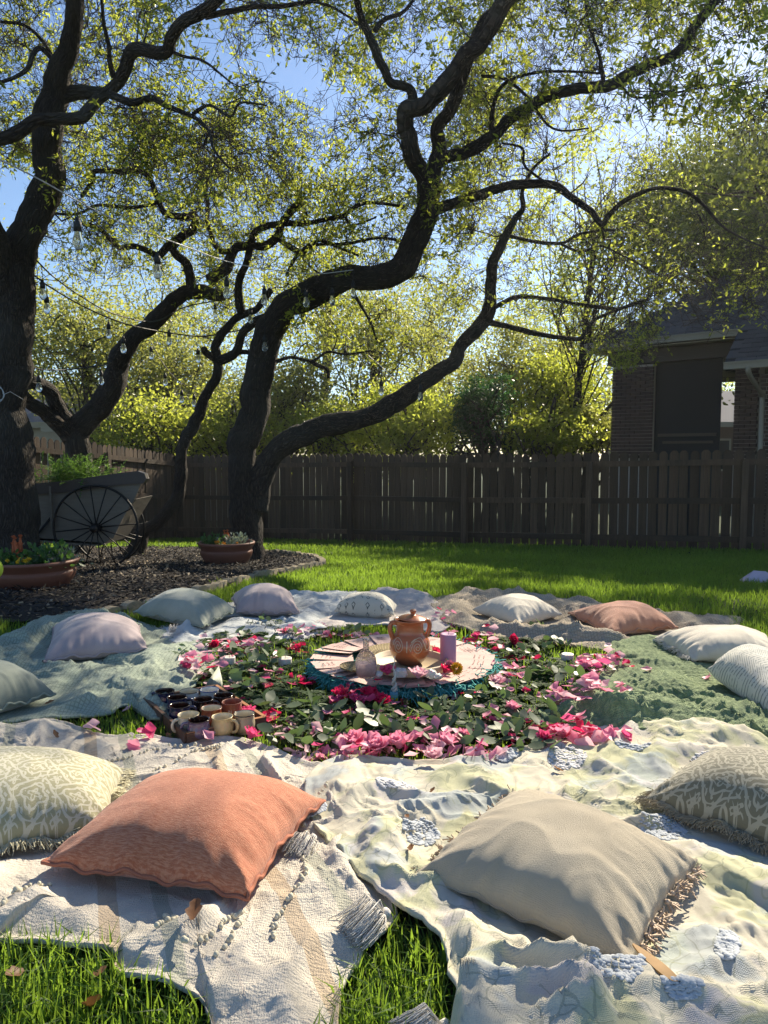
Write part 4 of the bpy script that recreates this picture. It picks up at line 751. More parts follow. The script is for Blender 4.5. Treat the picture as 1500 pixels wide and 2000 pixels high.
# ---------------- cushions ----------------
def cushion(label, C, zc, H, mat, seed, name='cushion', tilt=None, pipe=None, sharp=2.4, group=None, n=56, wr=.011, base=.0, drop=.8, inset=.07, cat='cushion', zoff=None):
    """C: corner pixels (left, front, right, back) meeting the plane z=zc"""
    Q = np.array([at(px, py, zc if zoff is None else zc+zoff[i]) for i, (px, py) in enumerate(C)]); u = np.linspace(-1, 1, n); U, Vv = np.meshgrid(u, u)
    ins = lambda t: 1-inset*(1-np.abs(t)**1.6)   # edges drawn in between the corners
    Ux = U*(ins(Vv)); Vx = Vv*(ins(U)); a = (Ux+1)/2; b = (Vx+1)/2
    P = (Q[0]*((1-a)*(1-b))[..., None]+Q[1]*(a*(1-b))[..., None]+Q[2]*(a*b)[..., None]+Q[3]*((1-a)*b)[..., None])
    e = (1-np.abs(U)**sharp)*(1-np.abs(Vv)**sharp); prof = np.clip(e, 0, 1)**.55
    ru = .5+.5*np.sign(.5-0); edge = np.minimum(1-np.abs(U), 1-np.abs(Vv)); near = np.exp(-edge/.22)
    side = np.where(np.abs(U) > np.abs(Vv), Vv, U); ang = np.arctan2(Vv, U)
    wrk = wr*.45*prof*((1-np.abs(2*fbm(P[..., 0]*5+seed, P[..., 1]*9, seed+31, 2)-1))**4-.25)-wr*.55*prof*np.clip(fbm(P[..., 0]*5, P[..., 1]*5, seed+37, 2)-.5, 0, 1)*2+wr*near*(fbm(side*9+seed, edge*1.3+seed*2, seed, 3)-.5)*2*np.clip(edge*14, 0, 1)+wr*.9*(fbm(P[..., 0]*7, P[..., 1]*7, seed+2, 3)-.5)*prof
    crn = np.exp(-((1-np.abs(U))**2+(1-np.abs(Vv))**2)/.10); wrk = wrk+wr*.8*crn*np.sin(ang*26+seed)*np.clip(edge*10, 0, 1)
    zt = P[..., 2]+H*prof+wrk; zlow = P[..., 2]-(drop*zc*prof)-wrk*.4; zlow = np.maximum(zlow, .006)
    wav = .007*np.sin(side*9+seed)*(1-near*0)*np.exp(-edge/.05)+.004*np.sin(side*23+seed*2)*np.exp(-edge/.04); zt = zt+wav; zlow = zlow+wav
    T = np.stack([P[..., 0], P[..., 1], zt], -1).reshape(-1, 3); Bm = np.stack([P[..., 0], P[..., 1], zlow], -1).reshape(-1, 3)
    gr = (np.arange(n-1)[:, None]*n+np.arange(n-1)).ravel(); F = np.stack([gr, gr+1, gr+1+n, gr+n], -1); Fb = F[:, ::-1]+n*n
    uv = np.stack([U.ravel()*.23, Vv.ravel()*.23], -1); c = Q.mean(0)
    mb = MB().add(np.vstack([T, Bm]), np.vstack([F, Fb]), np.vstack([uv, uv])); V, Fs, uvs, _ = mb.arr()
    root = thing(name, label, cat, (c[0], c[1], 0), group); cov = mk('cover', V, Fs, mat, root, uv=uvs)
    m_ = cov.modifiers.new('weld', 'WELD'); m_.merge_threshold = .0006
    G = T.reshape(n, n, 3); ring = np.vstack([G[0, :], G[1:, -1], G[-1, -2::-1], G[-2:0:-1, 0]])
    if pipe: 
        rr = np.vstack([ring, ring[:1]]); V, F, uv = tube(rr, pipe[1], 6, False); mk('piping', V, F, pipe[0], root, uv=uv)
    return root, G, ring
def velv(name, c1, c2, big=9, bump=.15, sc=55, extra=None, sheen=.3):
    b = NB(name); v = b.uv(); n = b.noise(v, big, 5, .6, .5); n2 = b.noise(v, 300, 3, .8); col = b.mix(b.ramp(n.outputs[0], [(.35, 0.), (.65, 1.)]), c1, c2); col = b.mix(b.math('MULTIPLY', n2.outputs[0], .35), col, tuple(x*.7 for x in c1))
    if extra: col = extra(b, v, col)
    w = b.n('TexWave', {'Vector': v, 'Scale': sc*2.2, 'Distortion': 1.5}, bands_direction='X'); w2 = b.n('TexWave', {'Vector': v, 'Scale': sc*2.2, 'Distortion': 1.5}, bands_direction='Y')
    h = b.math('ADD', b.math('MULTIPLY', b.math('ADD', w.outputs[1], w2.outputs[1]), .3), b.math('MULTIPLY', n2.outputs[0], 2.4)); b.fin(col, .92, b.bump(h, bump, .003), Sheen_Weight=sheen); return b.m
def streaky(b, v, col):
    n = b.noise(b.n('Mapping', {'Vector': v, 'Scale': (60, 420, 1)}), 1, 3, .7); return b.mix(b.ramp(n.outputs[0], [(.42, 0.), (.60, .85)]), col, (.62, .27, .15))
ORANGE = velv('coral_chenille', (.44, .12, .05), (.50, .155, .07), 12, .5, 50, streaky)
CREAML = velv('cream_linen', (.43, .365, .26), (.51, .44, .325), 5, .6, 60); MAUVE = velv('mauve_velvet', (.34, .27, .275), (.47, .385, .385), 4, .12, 60); SAGEV = velv('grey_green_velvet', (.24, .27, .22), (.33, .355, .30), 4, .12, 60)
SAGED = velv('dark_green_grey_velvet', (.15, .18, .15), (.22, .25, .21), 4, .12, 60); TERRA = velv('faded_terracotta_cotton', (.46, .18, .095), (.57, .26, .155), 8, .3, 60)
IVORY = velv('ivory_cotton', (.57, .51, .41), (.65, .59, .48), 6, .25, 60)
def damask(dark):
    def f(b, v, col):
        d = b.n('VectorMath', {0: v, 1: b.n('VectorMath', {0: b.noise(v, 16, 2).outputs[1], 1: (.014, .014, 0)}, operation='MULTIPLY').outputs[0]}, operation='ADD'); sp = b.n('SeparateXYZ', {0: d}); x, y = sp.outputs[0], sp.outputs[1]
        S = .105
        def rings(ox, oy, fr, w):
            fx = b.math('SUBTRACT', b.math('FRACT', b.math('ADD', b.math('DIVIDE', x, S), ox)), .5); fy = b.math('SUBTRACT', b.math('FRACT', b.math('ADD', b.math('DIVIDE', y, S), oy)), .5)
            r = b.math('SQRT', b.math('ADD', b.math('MULTIPLY', fx, fx), b.math('MULTIPLY', fy, fy))); an = b.math('ARCTAN2', fy, fx); pet = b.math('MULTIPLY', b.math('SINE', b.math('MULTIPLY', an, fr)), .055); q = b.math('ADD', r, pet)
            l = b.math('LESS_THAN', b.math('ABSOLUTE', b.math('SUBTRACT', b.math('FRACT', b.math('MULTIPLY', q, 5.2)), .5)), w); return l
        m = b.math('MAXIMUM', rings(0, 0, 4, .15), b.math('MULTIPLY', rings(.5, .5, 5, .16), rings(.25, .25, 2, .3))); vo = b.n('TexVoronoi', {'Vector': d, 'Scale': 48}); m = b.math('MAXIMUM', m, b.math('LESS_THAN', vo.outputs[0], .2))
        return b.mix(m, dark, (.52, .49, .37) if dark[0] > .3 else (.37, .34, .25))
    return f
DAMASK = velv('olive_and_cream_scroll_fabric', (.31, .29, .17), (.34, .32, .19), 8, .3, 60, damask((.32, .30, .175))); DAMASK2 = velv('brown_olive_scroll_fabric', (.2, .18, .12), (.24, .22, .14), 8, .3, 60, damask((.17, .155, .10)))
def marks(b, v, col):
    sp = b.n('SeparateXYZ', {0: v}); fx = b.math('SUBTRACT', b.math('FRACT', b.math('DIVIDE', sp.outputs[0], .055)), .5); fy = b.math('SUBTRACT', b.math('FRACT', b.math('DIVIDE', sp.outputs[1], .06)), .5)
    q = b.math('ADD', b.math('ABSOLUTE', fx), b.math('ABSOLUTE', fy)); l = b.math('LESS_THAN', b.math('ABSOLUTE', b.math('SUBTRACT', q, .25)), .07); vo = b.n('TexVoronoi', {'Vector': v, 'Scale': 17}); k = b.math('GREATER_THAN', b.n('SeparateColor', {0: vo.outputs[1]}).outputs[0], .35); n = b.noise(v, 120, 2); return b.mix(b.math('MULTIPLY', b.math('MULTIPLY', l, k), b.math('GREATER_THAN', n.outputs[0], .42)), col, (.10, .10, .09))
MARKS = velv('ivory_cotton_with_black_marks', (.50, .47, .39), (.58, .55, .46), 6, .25, 60, marks)
def chev(b, v, col):
    sp = b.n('SeparateXYZ', {0: v}); z = b.math('ABSOLUTE', b.math('SUBTRACT', b.math('FRACT', b.math('DIVIDE', sp.outputs[1], .12)), .5)); q = b.math('FRACT', b.math('ADD', b.math('DIVIDE', sp.outputs[0], .016), b.math('MULTIPLY', z, 5.5))); n = b.noise(v, 70, 2)
    return b.mix(b.math('MULTIPLY', b.math('LESS_THAN', q, .30), b.math('GREATER_THAN', n.outputs[0], .44)), col, (.20, .22, .20))
CHEV = velv('ivory_cotton_with_grey_zigzags', (.55, .54, .47), (.62, .60, .53), 6, .25, 60, chev)
def fringe_ring(root, ring, i0, i1, mat, L, n, r=.0013, out=None):
    c = ring.mean(0); k = len(ring); t = RNG.uniform(i0, i1, n)*(k-1); j = t.astype(int); p = ring[j]+(ring[(j+1) % k]-ring[j])*(t-j)[:, None]; o = p-c; o[:, 2] = 0; o = unit(o); d = o+RNG.normal(0, .25, (n, 3)); d[:, 2] -= .35
    Q = np.stack([p, p+d*L*.5+[0, 0, .003], p+d*L+RNG.normal(0, .004, (n, 3))], 1); Q[:, :, 2] = np.maximum(Q[:, :, 2], .02); V, F = batch_tubes(Q, np.full((n, 3), r), 3); tag(mk('fringe', V, F, mat, root), kind='stuff')
G_ = 'cushions laid round the blankets'
OP = plain('coral_piping', (.36, .13, .075), .9)
root, G, ring = cushion('large coral orange chenille cushion at the front left', [(82, 1690), (484, 1752), (634, 1560), (298, 1526)], .06, .115, ORANGE, 3, pipe=(OP, .0045), group=G_, n=84, wr=.009)
r13, G, ring = cushion('large plain cream linen cushion with side tassels at the front right', [(812, 1708), (1232, 1898), (1362, 1688), (1004, 1548)], .055, .11, CREAML, 5, pipe=(CREAML, .0016), group=G_, n=84, wr=.013)
NT = len(ring)
def knot_tassels(root, ring, i0, i1, n, mat):
    k = len(ring)
    for f in np.linspace(i0, i1, n):
        p = ring[int(f*(k-1))]; c = ring.mean(0); o = p-c; o[2] = 0; o /= np.linalg.norm(o); m = 20; mb = MB(); V, F, uv = lathe([(0, -.005), (.005, -.003), (.006, .003), (0, .006)], 7); mb.add(V+p+o*.006, F)
        d = o+RNG.normal(0, .55, (m, 3)); d[:, 2] -= .2; q = p+o*.006; Q = np.stack([np.broadcast_to(q, d.shape), q+d*.008, q+d*.014+RNG.normal(0, .003, d.shape)], 1); V, F = batch_tubes(Q, np.full((m, 3), .0020), 3); mb.add(V, F); mb.mk('tassel', mat, root)
knot_tassels(r13, ring, .265, .485, 13, YARNB); knot_tassels(r13, ring, .765, .985, 11, YARNB)
# leather-like wooden tag at the front corner
tg = at(1235, 1890, .05); prof = catmull([(0, .002), (.03, .010), (.075, .014), (.11, .010), (.118, 0)], 5); dirv = unit(np.array([.038, -.085, 0.])); sv = np.array([-dirv[1], dirv[0], 0])*-1
PT = []; 
for sgn in (1, -1):
    for s, w in (prof if sgn == 1 else prof[::-1]): PT.append(tg+dirv*s*.85+sv*w*.8*sgn+[0, 0, .045])
PT = np.array(PT); nP = len(PT); mk('hang_tag', np.vstack([PT, PT-[0, 0, .004]]), [np.array([[i, nP-1-i, nP-2-i, i+1] for i in range(nP//2-1)]), np.array([[i, (i+1) % nP, (i+1) % nP+nP, i+nP] for i in range(nP)])], plain('tan_wood', (.40, .22, .07), .7, .2, 20), r13, smooth=False)
r11, G, ring = cushion('olive and cream scroll-patterned cushion with short fringe at the left edge', [(-190, 1700), (215, 1612), (245, 1508), (-110, 1478)], .05, .115, DAMASK, 7, group=G_, n=64, wr=.008)
fringe_ring(r11, ring, 0, .52, plain('cream_fringe', (.58, .54, .38), .95), .022, 900, .0011)
r10, G, ring = cushion('dark olive scroll-patterned cushion with short fringe at the right edge', [(1258, 1562), (1650, 1700), (1730, 1560), (1375, 1484)], .055, .12, DAMASK2, 9, group=G_, n=64, wr=.008)
fringe_ring(r10, ring, 0, .25, plain('beige_fringe', (.44, .38, .27), .95), .022, 800, .0011); fringe_ring(r10, ring, .76, 1, plain('beige_side_fringe', (.44, .38, .27), .95), .018, 400, .0011)
r9, *_ = cushion('ivory cushion with grey hand-drawn zigzag lines at the right edge', [(1380, 1308), (1528, 1408), (1560, 1310), (1450, 1290)], .08, .12, CHEV, 11, group=G_)
r8, G, ring = cushion('smooth ivory cushion with fringed left side at the right edge', [(1274, 1246), (1350, 1288), (1530, 1292), (1500, 1244)], .05, .10, IVORY, 13, group=G_, wr=.014)
fringe_ring(r8, ring, .0, .24, YARNW, .02, 160, .0014)
TP = plain('terracotta_piping', (.42, .21, .13), .9)
cushion('faded terracotta cushion on the beige knit blanket', [(1110, 1198), (1190, 1240), (1324, 1224), (1262, 1194)], .055, .10, TERRA, 15, pipe=(TP, .005), group=G_, wr=.013)
cushion('plain ivory cushion at the back on the beige knit blanket', [(922, 1192), (1012, 1220), (1100, 1200), (1012, 1176)], .05, .10, IVORY, 17, group=G_, wr=.012)
cushion('ivory cushion with small black tribal marks behind the clay pot', [(652, 1192), (770, 1200), (776, 1184), (668, 1178)], .06, .10, MARKS, 19, group=G_)
MP = plain('mauve_piping', (.36, .29, .29), .9); SP_ = plain('green_grey_piping', (.22, .25, .20), .9)
cushion('mauve velvet cushion at the very back beside the edging stones', [(462, 1196), (584, 1196), (572, 1166), (452, 1168)], .06, .125, MAUVE, 21, pipe=(MP, .005), group=G_)
cushion('grey-green velvet cushion in front of the mulch bed', [(260, 1196), (398, 1224), (464, 1192), (340, 1172)], .065, .125, SAGEV, 23, pipe=(SP_, .005), group=G_)
cushion('mauve velvet cushion on the sage waffle blanket', [(84, 1292), (292, 1270), (272, 1224), (104, 1226)], .065, .12, MAUVE, 25, pipe=(MP, .005), group=G_)
cushion('dark grey-green velvet cushion cut off by the left edge', [(-190, 1370), (-60, 1405), (108, 1354), (0, 1316)], .06, .13, SAGED, 27, pipe=(SP_, .005), group=G_)
# ---------------- centrepiece ----------------
CC = at(788, 1291, .055)*[1, 1, 0]; 
TEAL = plain('teal_cotton', (.10, .42, .40), .95, .3, 60, .6)
def throw():
    a = np.linspace(0, 2*PI, 120, endpoint=False); r0 = .445; mb = MB(); ring = [0.02, .1, .2, .3, .36, .40]
    V = np.array([[CC[0]+r*math.cos(t), CC[1]+r*math.sin(t), .030+.010*float(vn(np.array([r*9+math.cos(t)*4]), np.array([math.sin(t)*4]), 3)[0])] for r in ring for t in a]); n = 120
    i = np.arange(len(ring)-1)[:, None]*n; j = np.arange(n)[None]; k = (j+1) % n; F = np.stack([i+j, i+k, i+n+k, i+n+j], -1).reshape(-1, 4)
    o = mk('throw', V, F, TEAL, loc=(CC[0], CC[1], 0), uv=V[:, :2]); tag(o, 'round teal fringed cloth under the ring of pink cards', 'cloth')
    m = 2200; t = RNG.random(m)*2*PI; R0 = RNG.uniform(.345, .385, m); P0 = np.stack([CC[0]+R0*np.cos(t), CC[1]+R0*np.sin(t), .034+RNG.random(m)*.02], -1); d = np.stack([np.cos(t), np.sin(t), 0*t], -1)+RNG.normal(0, .45, (m, 3)); ln = RNG.uniform(.02, .045, (m, 1))
    Q = np.stack([P0, P0+d*ln*.5+RNG.normal(0, .008, (m, 3))+[0, 0, .0], P0+d*ln+RNG.normal(0, .008, (m, 3))-[0, 0, .012]], 1); Q[:, :, 2] = np.maximum(Q[:, :, 2], .012); V, F = batch_tubes(Q, np.full((m, 3), .0022), 3); tag(mk('fringe', V, F, TEAL, o), kind='stuff')
throw()
PAPER = plain('blush_card_stock', (.60, .41, .36), .8, .05, 40, .1); INK = plain('dark_ink', (.12, .07, .07), .7)
def cards():
    L, Wd = .175, .118; n = 5; V = []; 
    for i in range(n):
        for j in range(n): V.append(((i/(n-1)-.5)*L, (j/(n-1)-.5)*Wd, .006*((i/(n-1))**2)+.0015*math.sin(j*1.5)))
    V = np.array(V); g = np.array([i*n+j for i in range(n-1) for j in range(n-1)]); F = np.stack([g, g+n, g+n+1, g+1], -1); V2 = V-[0, 0, .0007]
    me = MB().add(np.vstack([V, V2]), np.vstack([F, F[:, ::-1]+n*n])).mesh('card', PAPER)
    wr = []
    for v_ in range(3):
        mb = MB(); rr = random.Random(v_)
        for l in range(3):
            y = .022-l*.02; x = -.03+rr.random()*.012; pts = []
            while x < .035: pts.append((y+rr.uniform(-.004, .004), x, .0034)); x += .004
            Q = np.array(pts); V, F, uv = tube(Q, .0007, 3, False); mb.add(V, F)
        wr.append(mb.mesh('writing', INK))
    N_ = 30
    for k in range(N_):
        a = -2*PI*k/N_+random.gauss(0, .05)+.3; r = .308+random.gauss(0, .008); z = .062+.0022*(k % 4)+random.random()*.003
        where = ['at the right side of the ring', 'at the far right of the ring', 'at the far side of the ring behind the clay pot', 'at the far left of the ring', 'at the left side of the ring', 'at the near left of the ring', 'at the near side of the ring', 'at the near right of the ring'][int(((a+PI/8) % (2*PI))/(PI/4))]
        root = thing('paper_card', 'blush pink handwritten paper card, '+ORD[(k+22) % 30]+' clockwise in the ring from behind the clay pot', 'card', (CC[0]+r*math.cos(a), CC[1]+r*math.sin(a), z), 'pink paper cards fanned in a ring on the teal cloth')
        root.rotation_euler = (random.gauss(0, .05)+.05, .05+random.gauss(0, .025), a+random.gauss(0, .09)); o = link('sheet', me, root); w = link('writing', random.choice(wr), root); w.location = (.02, 0, .0015)
cards()
STRAW = NB('woven_straw'); v = STRAW.uv(src='Object'); w = STRAW.n('TexWave', {'Vector': v, 'Scale': 18, 'Distortion': 1.}, wave_type='RINGS', rings_direction='Z'); w2 = STRAW.n('TexWave', {'Vector': v, 'Scale': 30, 'Distortion': 2.}, bands_direction='DIAGONAL')
h = STRAW.math('MULTIPLY', w.outputs[1], w2.outputs[1]); STRAWM = STRAW.fin(STRAW.mix(h, (.20, .14, .06), (.50, .40, .19)), .8, STRAW.bump(h, .8, .006))
def straw(label, c, r, z):
    V, F, uv = lathe([(0, .0), (r*.5, .002), (r*.97, .003), (r, .006), (r*.99, .010), (r*.9, .009), (0, .008)], 44, (0, 0, 0)); tag(mk('straw_mat', V+[c[0], c[1], z], F, STRAWM, loc=(c[0], c[1], z), uv=uv), label, 'mat')
straw('large round straw mat under the wooden tray', CC+[0, .0, 0], .195, .078); q = at(694, 1304, .09); straw('small round straw mat under the glass decanter', q, .065, .090)
WOODL = NB('pale_turned_wood'); v = WOODL.uv(src='Object', scale=(3, 22, 10)); n = WOODL.noise(v, 3, 5, .6, 1.); WOODLM = WOODL.fin(WOODL.mix(n.outputs[0], (.40, .29, .17), (.60, .48, .31)), .6)
PC = at(800, 1294, .10); PC[1] -= .02
TR = thing('round_tray', 'shallow round pale wooden tray holding the clay pot', 'tray', (PC[0], PC[1], .088)); V, F, uv = lathe([(0, 0), (.150, 0), (.158, .006), (.160, .030), (.156, .034), (.148, .033), (.143, .016), (0, .014)], 64, PC*[1, 1, 0]+[0, 0, .088]); mk('dish', V, F, WOODLM, TR, uv=uv)
CLAY = NB('glazed_terracotta'); v = CLAY.uv(src='Object'); n = CLAY.noise(v, 9, 6, .65); n2 = CLAY.noise(v, 90, 3); sp = CLAY.n('SeparateXYZ', {0: v}); c = CLAY.mix(n.outputs[0], (.34, .09, .03), (.50, .155, .052)); c = CLAY.mix(CLAY.ramp(CLAY.math('ADD', sp.outputs[2], CLAY.math('MULTIPLY', n.outputs[0], .04)), [(.045, .75), (.07, 0.)]), c, (.06, .025, .015)); CLAYM = CLAY.fin(c, .28, CLAY.bump(n2, .12, .004), Coat_Weight=.4)
def pot():
    k = .00207; z0 = .104; root = thing('clay_pot', 'lidded terracotta pot with two handles and swirl decoration in the centre', 'pot', (PC[0], PC[1], z0))
    prof = [(0, 0), (20, 0), (24, 2), (33, 12), (38.5, 24), (40, 34), (38.5, 45), (34, 54), (29, 60), (27.5, 64), (26.5, 72), (27, 80), (30, 84), (32, 87), (31, 88.5), (28, 87), (25, 82), (24.5, 70), (0, 66)]
    pf = catmull(np.array(prof)*k, 3); V, F, uv = lathe(pf, 64, (PC[0], PC[1], z0)); mk('body', V, F, CLAYM, root, uv=uv)
    lp = catmull(np.array([(0, 86), (20, 86), (27, 87), (28, 89), (22, 92), (12, 95), (6, 96), (4, 98), (5.5, 101), (6.5, 104), (4, 106.5), (0, 107)])*k, 3); V, F, uv = lathe(lp, 40, (0, 0, 0)); V = V@roty(.06).T; lid = mk('lid', V+[PC[0], PC[1], z0+.002], F, CLAYM, root, uv=uv)
    for s in (1, -1):
        P = catmull(np.array([(s*26, 82), (s*35, 83), (s*40, 78), (s*40.5, 68), (s*37, 58), (s*34, 52)], float)*k, 6); Q = np.c_[P[:, 0], 0*P[:, 0], P[:, 1]]@rotz(.25).T; V, F, uv = tube(Q+[PC[0], PC[1], z0], [.0092*(1+.25*abs(t-.5)) for t in np.linspace(0, 1, len(Q))], 10); mk('handle', V, F, CLAYM, root, uv=uv)
    SL = plain('cream_slip', (.62, .52, .36), .5); pz = pf[:, 1]; pr = pf[:, 0]; o_ = np.argsort(pz[:30]); 
    def rad(z): return float(np.interp(z, pz[:27], pr[:27]))
    def stroke(uvp, r=.0011):
        Q = []
        for u, z in uvp:
            u *= k; z *= k; R = rad(z)+.0006; a = u/R; Q.append((R*math.sin(a), -R*math.cos(a), z))
        V, F, uv = tube(catmull(np.array(Q), 3)+[PC[0], PC[1], z0], r, 5); return V, F
    mb = MB()
    sp_ = [( -26+(1+t*.72)*math.cos(t)*1.0, 42+(1+t*.95)*math.sin(t)) for t in np.linspace(0, 5.0*PI, 44)]; mb.add(*stroke(sp_))
    mb.add(*stroke([(-7, 52), (-7, 46), (-7.3, 38), (-7.5, 31)], .002)); mb.add(*stroke([(1, 50), (6, 54), (10, 56)], .0016)); mb.add(*stroke([(-3, 38), (-1, 36), (0, 33), (1, 37), (2, 41)], .001))
    sp2 = [(14+(1+t*.68)*math.cos(t), 40+(1+t*.82)*math.sin(t)) for t in np.linspace(0, 5.0*PI, 44)]; mb.add(*stroke(sp2)); mb.add(*stroke([(-1, 44), (6, 52), (16, 57), (24, 55), (30, 44), (36, 33), (44, 35), (46, 44), (43, 50)]))
    mb.mk('swirl_decoration', SL, root)
pot()
def candle(label, px, py, r, h, z0, col, sss=.15):
    p = at(px, py, z0); m = plain('wax', col, .45, .06, 14, .05, Subsurface_Weight=.2, Subsurface_Scale=.02); root = thing('candle', label, 'candle', (p[0], p[1], z0)); V, F, uv = lathe([(0, 0), (r*.97, 0), (r, .003), (r, h-.004), (r*.95, h), (r*.7, h-.002), (0, h-.004)], 40, (p[0], p[1], z0)); mk('wax_body', V, F, m, root, uv=uv)
    V, F, uv = tube([(p[0], p[1], z0+h-.005), (p[0]+.001, p[1], z0+h+.004), (p[0]+.003, p[1], z0+h+.010)], .0009, 5); mk('wick', V, F, plain('charred_wick', (.05, .04, .03), .9), root)
candle('tall lilac pillar candle standing right of the clay pot', 875, 1306, .0335, .148, .068, (.36, .20, .33))
candle('short white candle among leaves nearest the mug tray', 448, 1304, .027, .05, .008, (.62, .59, .52))
candle('short white candle left of the ring of pink cards', 557, 1304, .030, .045, .008, (.62, .59, .52))
candle('short white candle in the leaves right of the ring of cards', 1108, 1296, .028, .045, .010, (.62, .59, .52))
# decanter
def decanter():
    p = at(715, 1326, .09); root = thing('glass_decanter', 'cut glass decanter with narrow neck left of the clay pot', 'decanter', (p[0], p[1], .1)); g = NB('cut_glass'); v = g.uv(src='Object'); vo = g.n('TexVoronoi', {'Vector': v, 'Scale': 140}); nn = g.bump(vo.outputs[0], 1., .004)
    g.fin((.97, .93, .93), .05, nn, IOR=1.35, Transmission_Weight=1.); pf = catmull(np.array([(0, 0), (.028, 0), (.034, .004), (.040, .03), (.041, .055), (.036, .078), (.022, .096), (.0125, .105), (.0115, .125), (.013, .142), (.017, .148), (.0155, .150), (.011, .146), (.0095, .125), (.0095, .106)]), 4); V, F, uv = lathe(pf, 36, (p[0], p[1], .1)); mk('glass', V, F, g.m, root, uv=uv)
    V, F, uv = lathe([(0, .004), (.030, .006), (.037, .03), (.037, .054), (0, .056)], 24, (p[0], p[1], .1)); mk('rose_water', V, F, plain('dried_petals', (.62, .44, .42), .7, .4, 120), root, uv=uv)
decanter()
def crystal(label, px, py, s, col, seed):
    p = at(px, py, .095); rg = np.random.default_rng(seed); n = 40; d = rg.normal(size=(n, 3)); d /= np.linalg.norm(d, axis=1)[:, None]; me = bpy.data.meshes.new('crystal'); import bmesh; bm = bmesh.new()
    for q in d*s*[1.1, .9, .8]*rg.uniform(.75, 1.1, (n, 1)): bm.verts.new(q)
    r = bmesh.ops.convex_hull(bm, input=bm.verts); bmesh.ops.delete(bm, geom=[g for g in r['geom_interior'] if isinstance(g, bmesh.types.BMVert)], context='VERTS'); bm.to_mesh(me); bm.free()
    g = NB('rough_quartz'); g.fin(col, .25, g.bump(g.noise(None, 60, 3), .4, .005), Transmission_Weight=.35, Subsurface_Weight=.1); me.materials.append(g.m); o = link('crystal', me, loc=(p[0], p[1], .095+s*.55)); tag(o, label, 'crystal')
crystal('small clear quartz crystal beside the decanter', 738, 1322, .019, (.75, .75, .74), 1); crystal('larger clear quartz crystal in front of the wooden tray', 782, 1322, .027, (.78, .78, .76), 2); crystal('opaque white crystal cluster right of the lilac rose', 842, 1324, .026, (.85, .82, .76), 3)
crystal('lumpy white crystal lying against the red rose', 855, 1326, .018, (.85, .82, .76), 5)
# twisted sage stick in a striped holder
def stick():
    p = at(770, 1372, .01); root = thing('striped_candle', 'pale twisted taper standing in a yellow and teal striped holder', 'candle', (p[0], p[1], .01)); cols = [(.75, .52, .02), (.70, .62, .05), (.15, .45, .35), (.10, .38, .50)]; z = .01
    for i, c in enumerate(cols):
        V, F, uv = lathe([(0, 0), (.021, 0), (.021, .0105), (0, .0105)], 4, (p[0], p[1], z)); V = (V-[p[0], p[1], 0])@rotz(.7).T+[p[0], p[1], 0]; mk('stripe', V, F, plain('striped_glass', c, .25), root, smooth=False); z += .0112
    m = plain('grey_twisted_wax', (.50, .49, .43), .7)
    for k in range(3):
        t = np.linspace(0, 1, 30); r = .008*(1-t)+.001; Q = np.stack([p[0]+r*np.cos(t*14+k*2.1), p[1]+r*np.sin(t*14+k*2.1), z+t*(.085 if k else .135)], -1); V, F, uv = tube(Q, .004*(1-t)+.0016, 6); mk('twisted_strand', V, F, m, root, uv=uv)
stick()
# ---------------- flowers ----------------
PINK = [('pink_petal', (.62, .17, .30), (.74, .30, .42)), ('pale_pink_petal', (.62, .32, .42), (.76, .50, .56)), ('crimson_petal', (.42, .008, .05), (.62, .02, .10)), ('magenta_petal', (.55, .03, .17), (.70, .10, .25))]
PM = []
for nm, a, b_ in PINK:
    b = NB(nm); oi = b.n('ObjectInfo'); v = b.uv(src='Object'); n = b.noise(v, 60, 3); c = b.mix(oi.outputs['Random'], a, b_); c = b.mix(b.math('MULTIPLY', n.outputs[0], .3), c, tuple(min(1, x*1.4) for x in b_)); b.fin(c, .5); tr = b.n('BsdfTranslucent', {'Color': tuple(min(1, x*1.25) for x in b_)}); mx = b.n('MixShader', {0: .38, 1: b.b, 2: tr}); b.t.links.new(mx.outputs[0], b.out.inputs[0]); PM.append(b.m)
def petal_mesh(seed, mat, s=.03):
    rg = random.Random(seed); n, m = 6, 6; V = []; cup = rg.uniform(.35, .8); cur = rg.uniform(-.5, .6); tw = rg.uniform(-.5, .5)
    for i in range(n):
        t = i/(n-1); w = (math.sin(PI*min(1, t*.85+.12))**.6)*(.25+.85*t if t < .5 else .95-.35*(t-.5)**2*2)
        for j in range(m):
            u = (j/(m-1)-.5)*2; x = (t-.5)*2.1+.18*(1-u*u)*t; y = u*w*.95; z = cup*(u*u*.55*w+(t-.4)**2*.9)+cur*t*u*.3+tw*u*t*.4+rg.uniform(-.02, .02); V.append((x, y, z))
    g = np.array([i*m+j for i in range(n-1) for j in range(m-1)]); return mesh('petal', np.array(V)*s, np.stack([g, g+m, g+m+1, g+1], -1), mat)
PMESH = [[petal_mesh(k*10+i, m, .021+.003*(i % 3)) for i in range(5)] for k, m in enumerate(PM)]
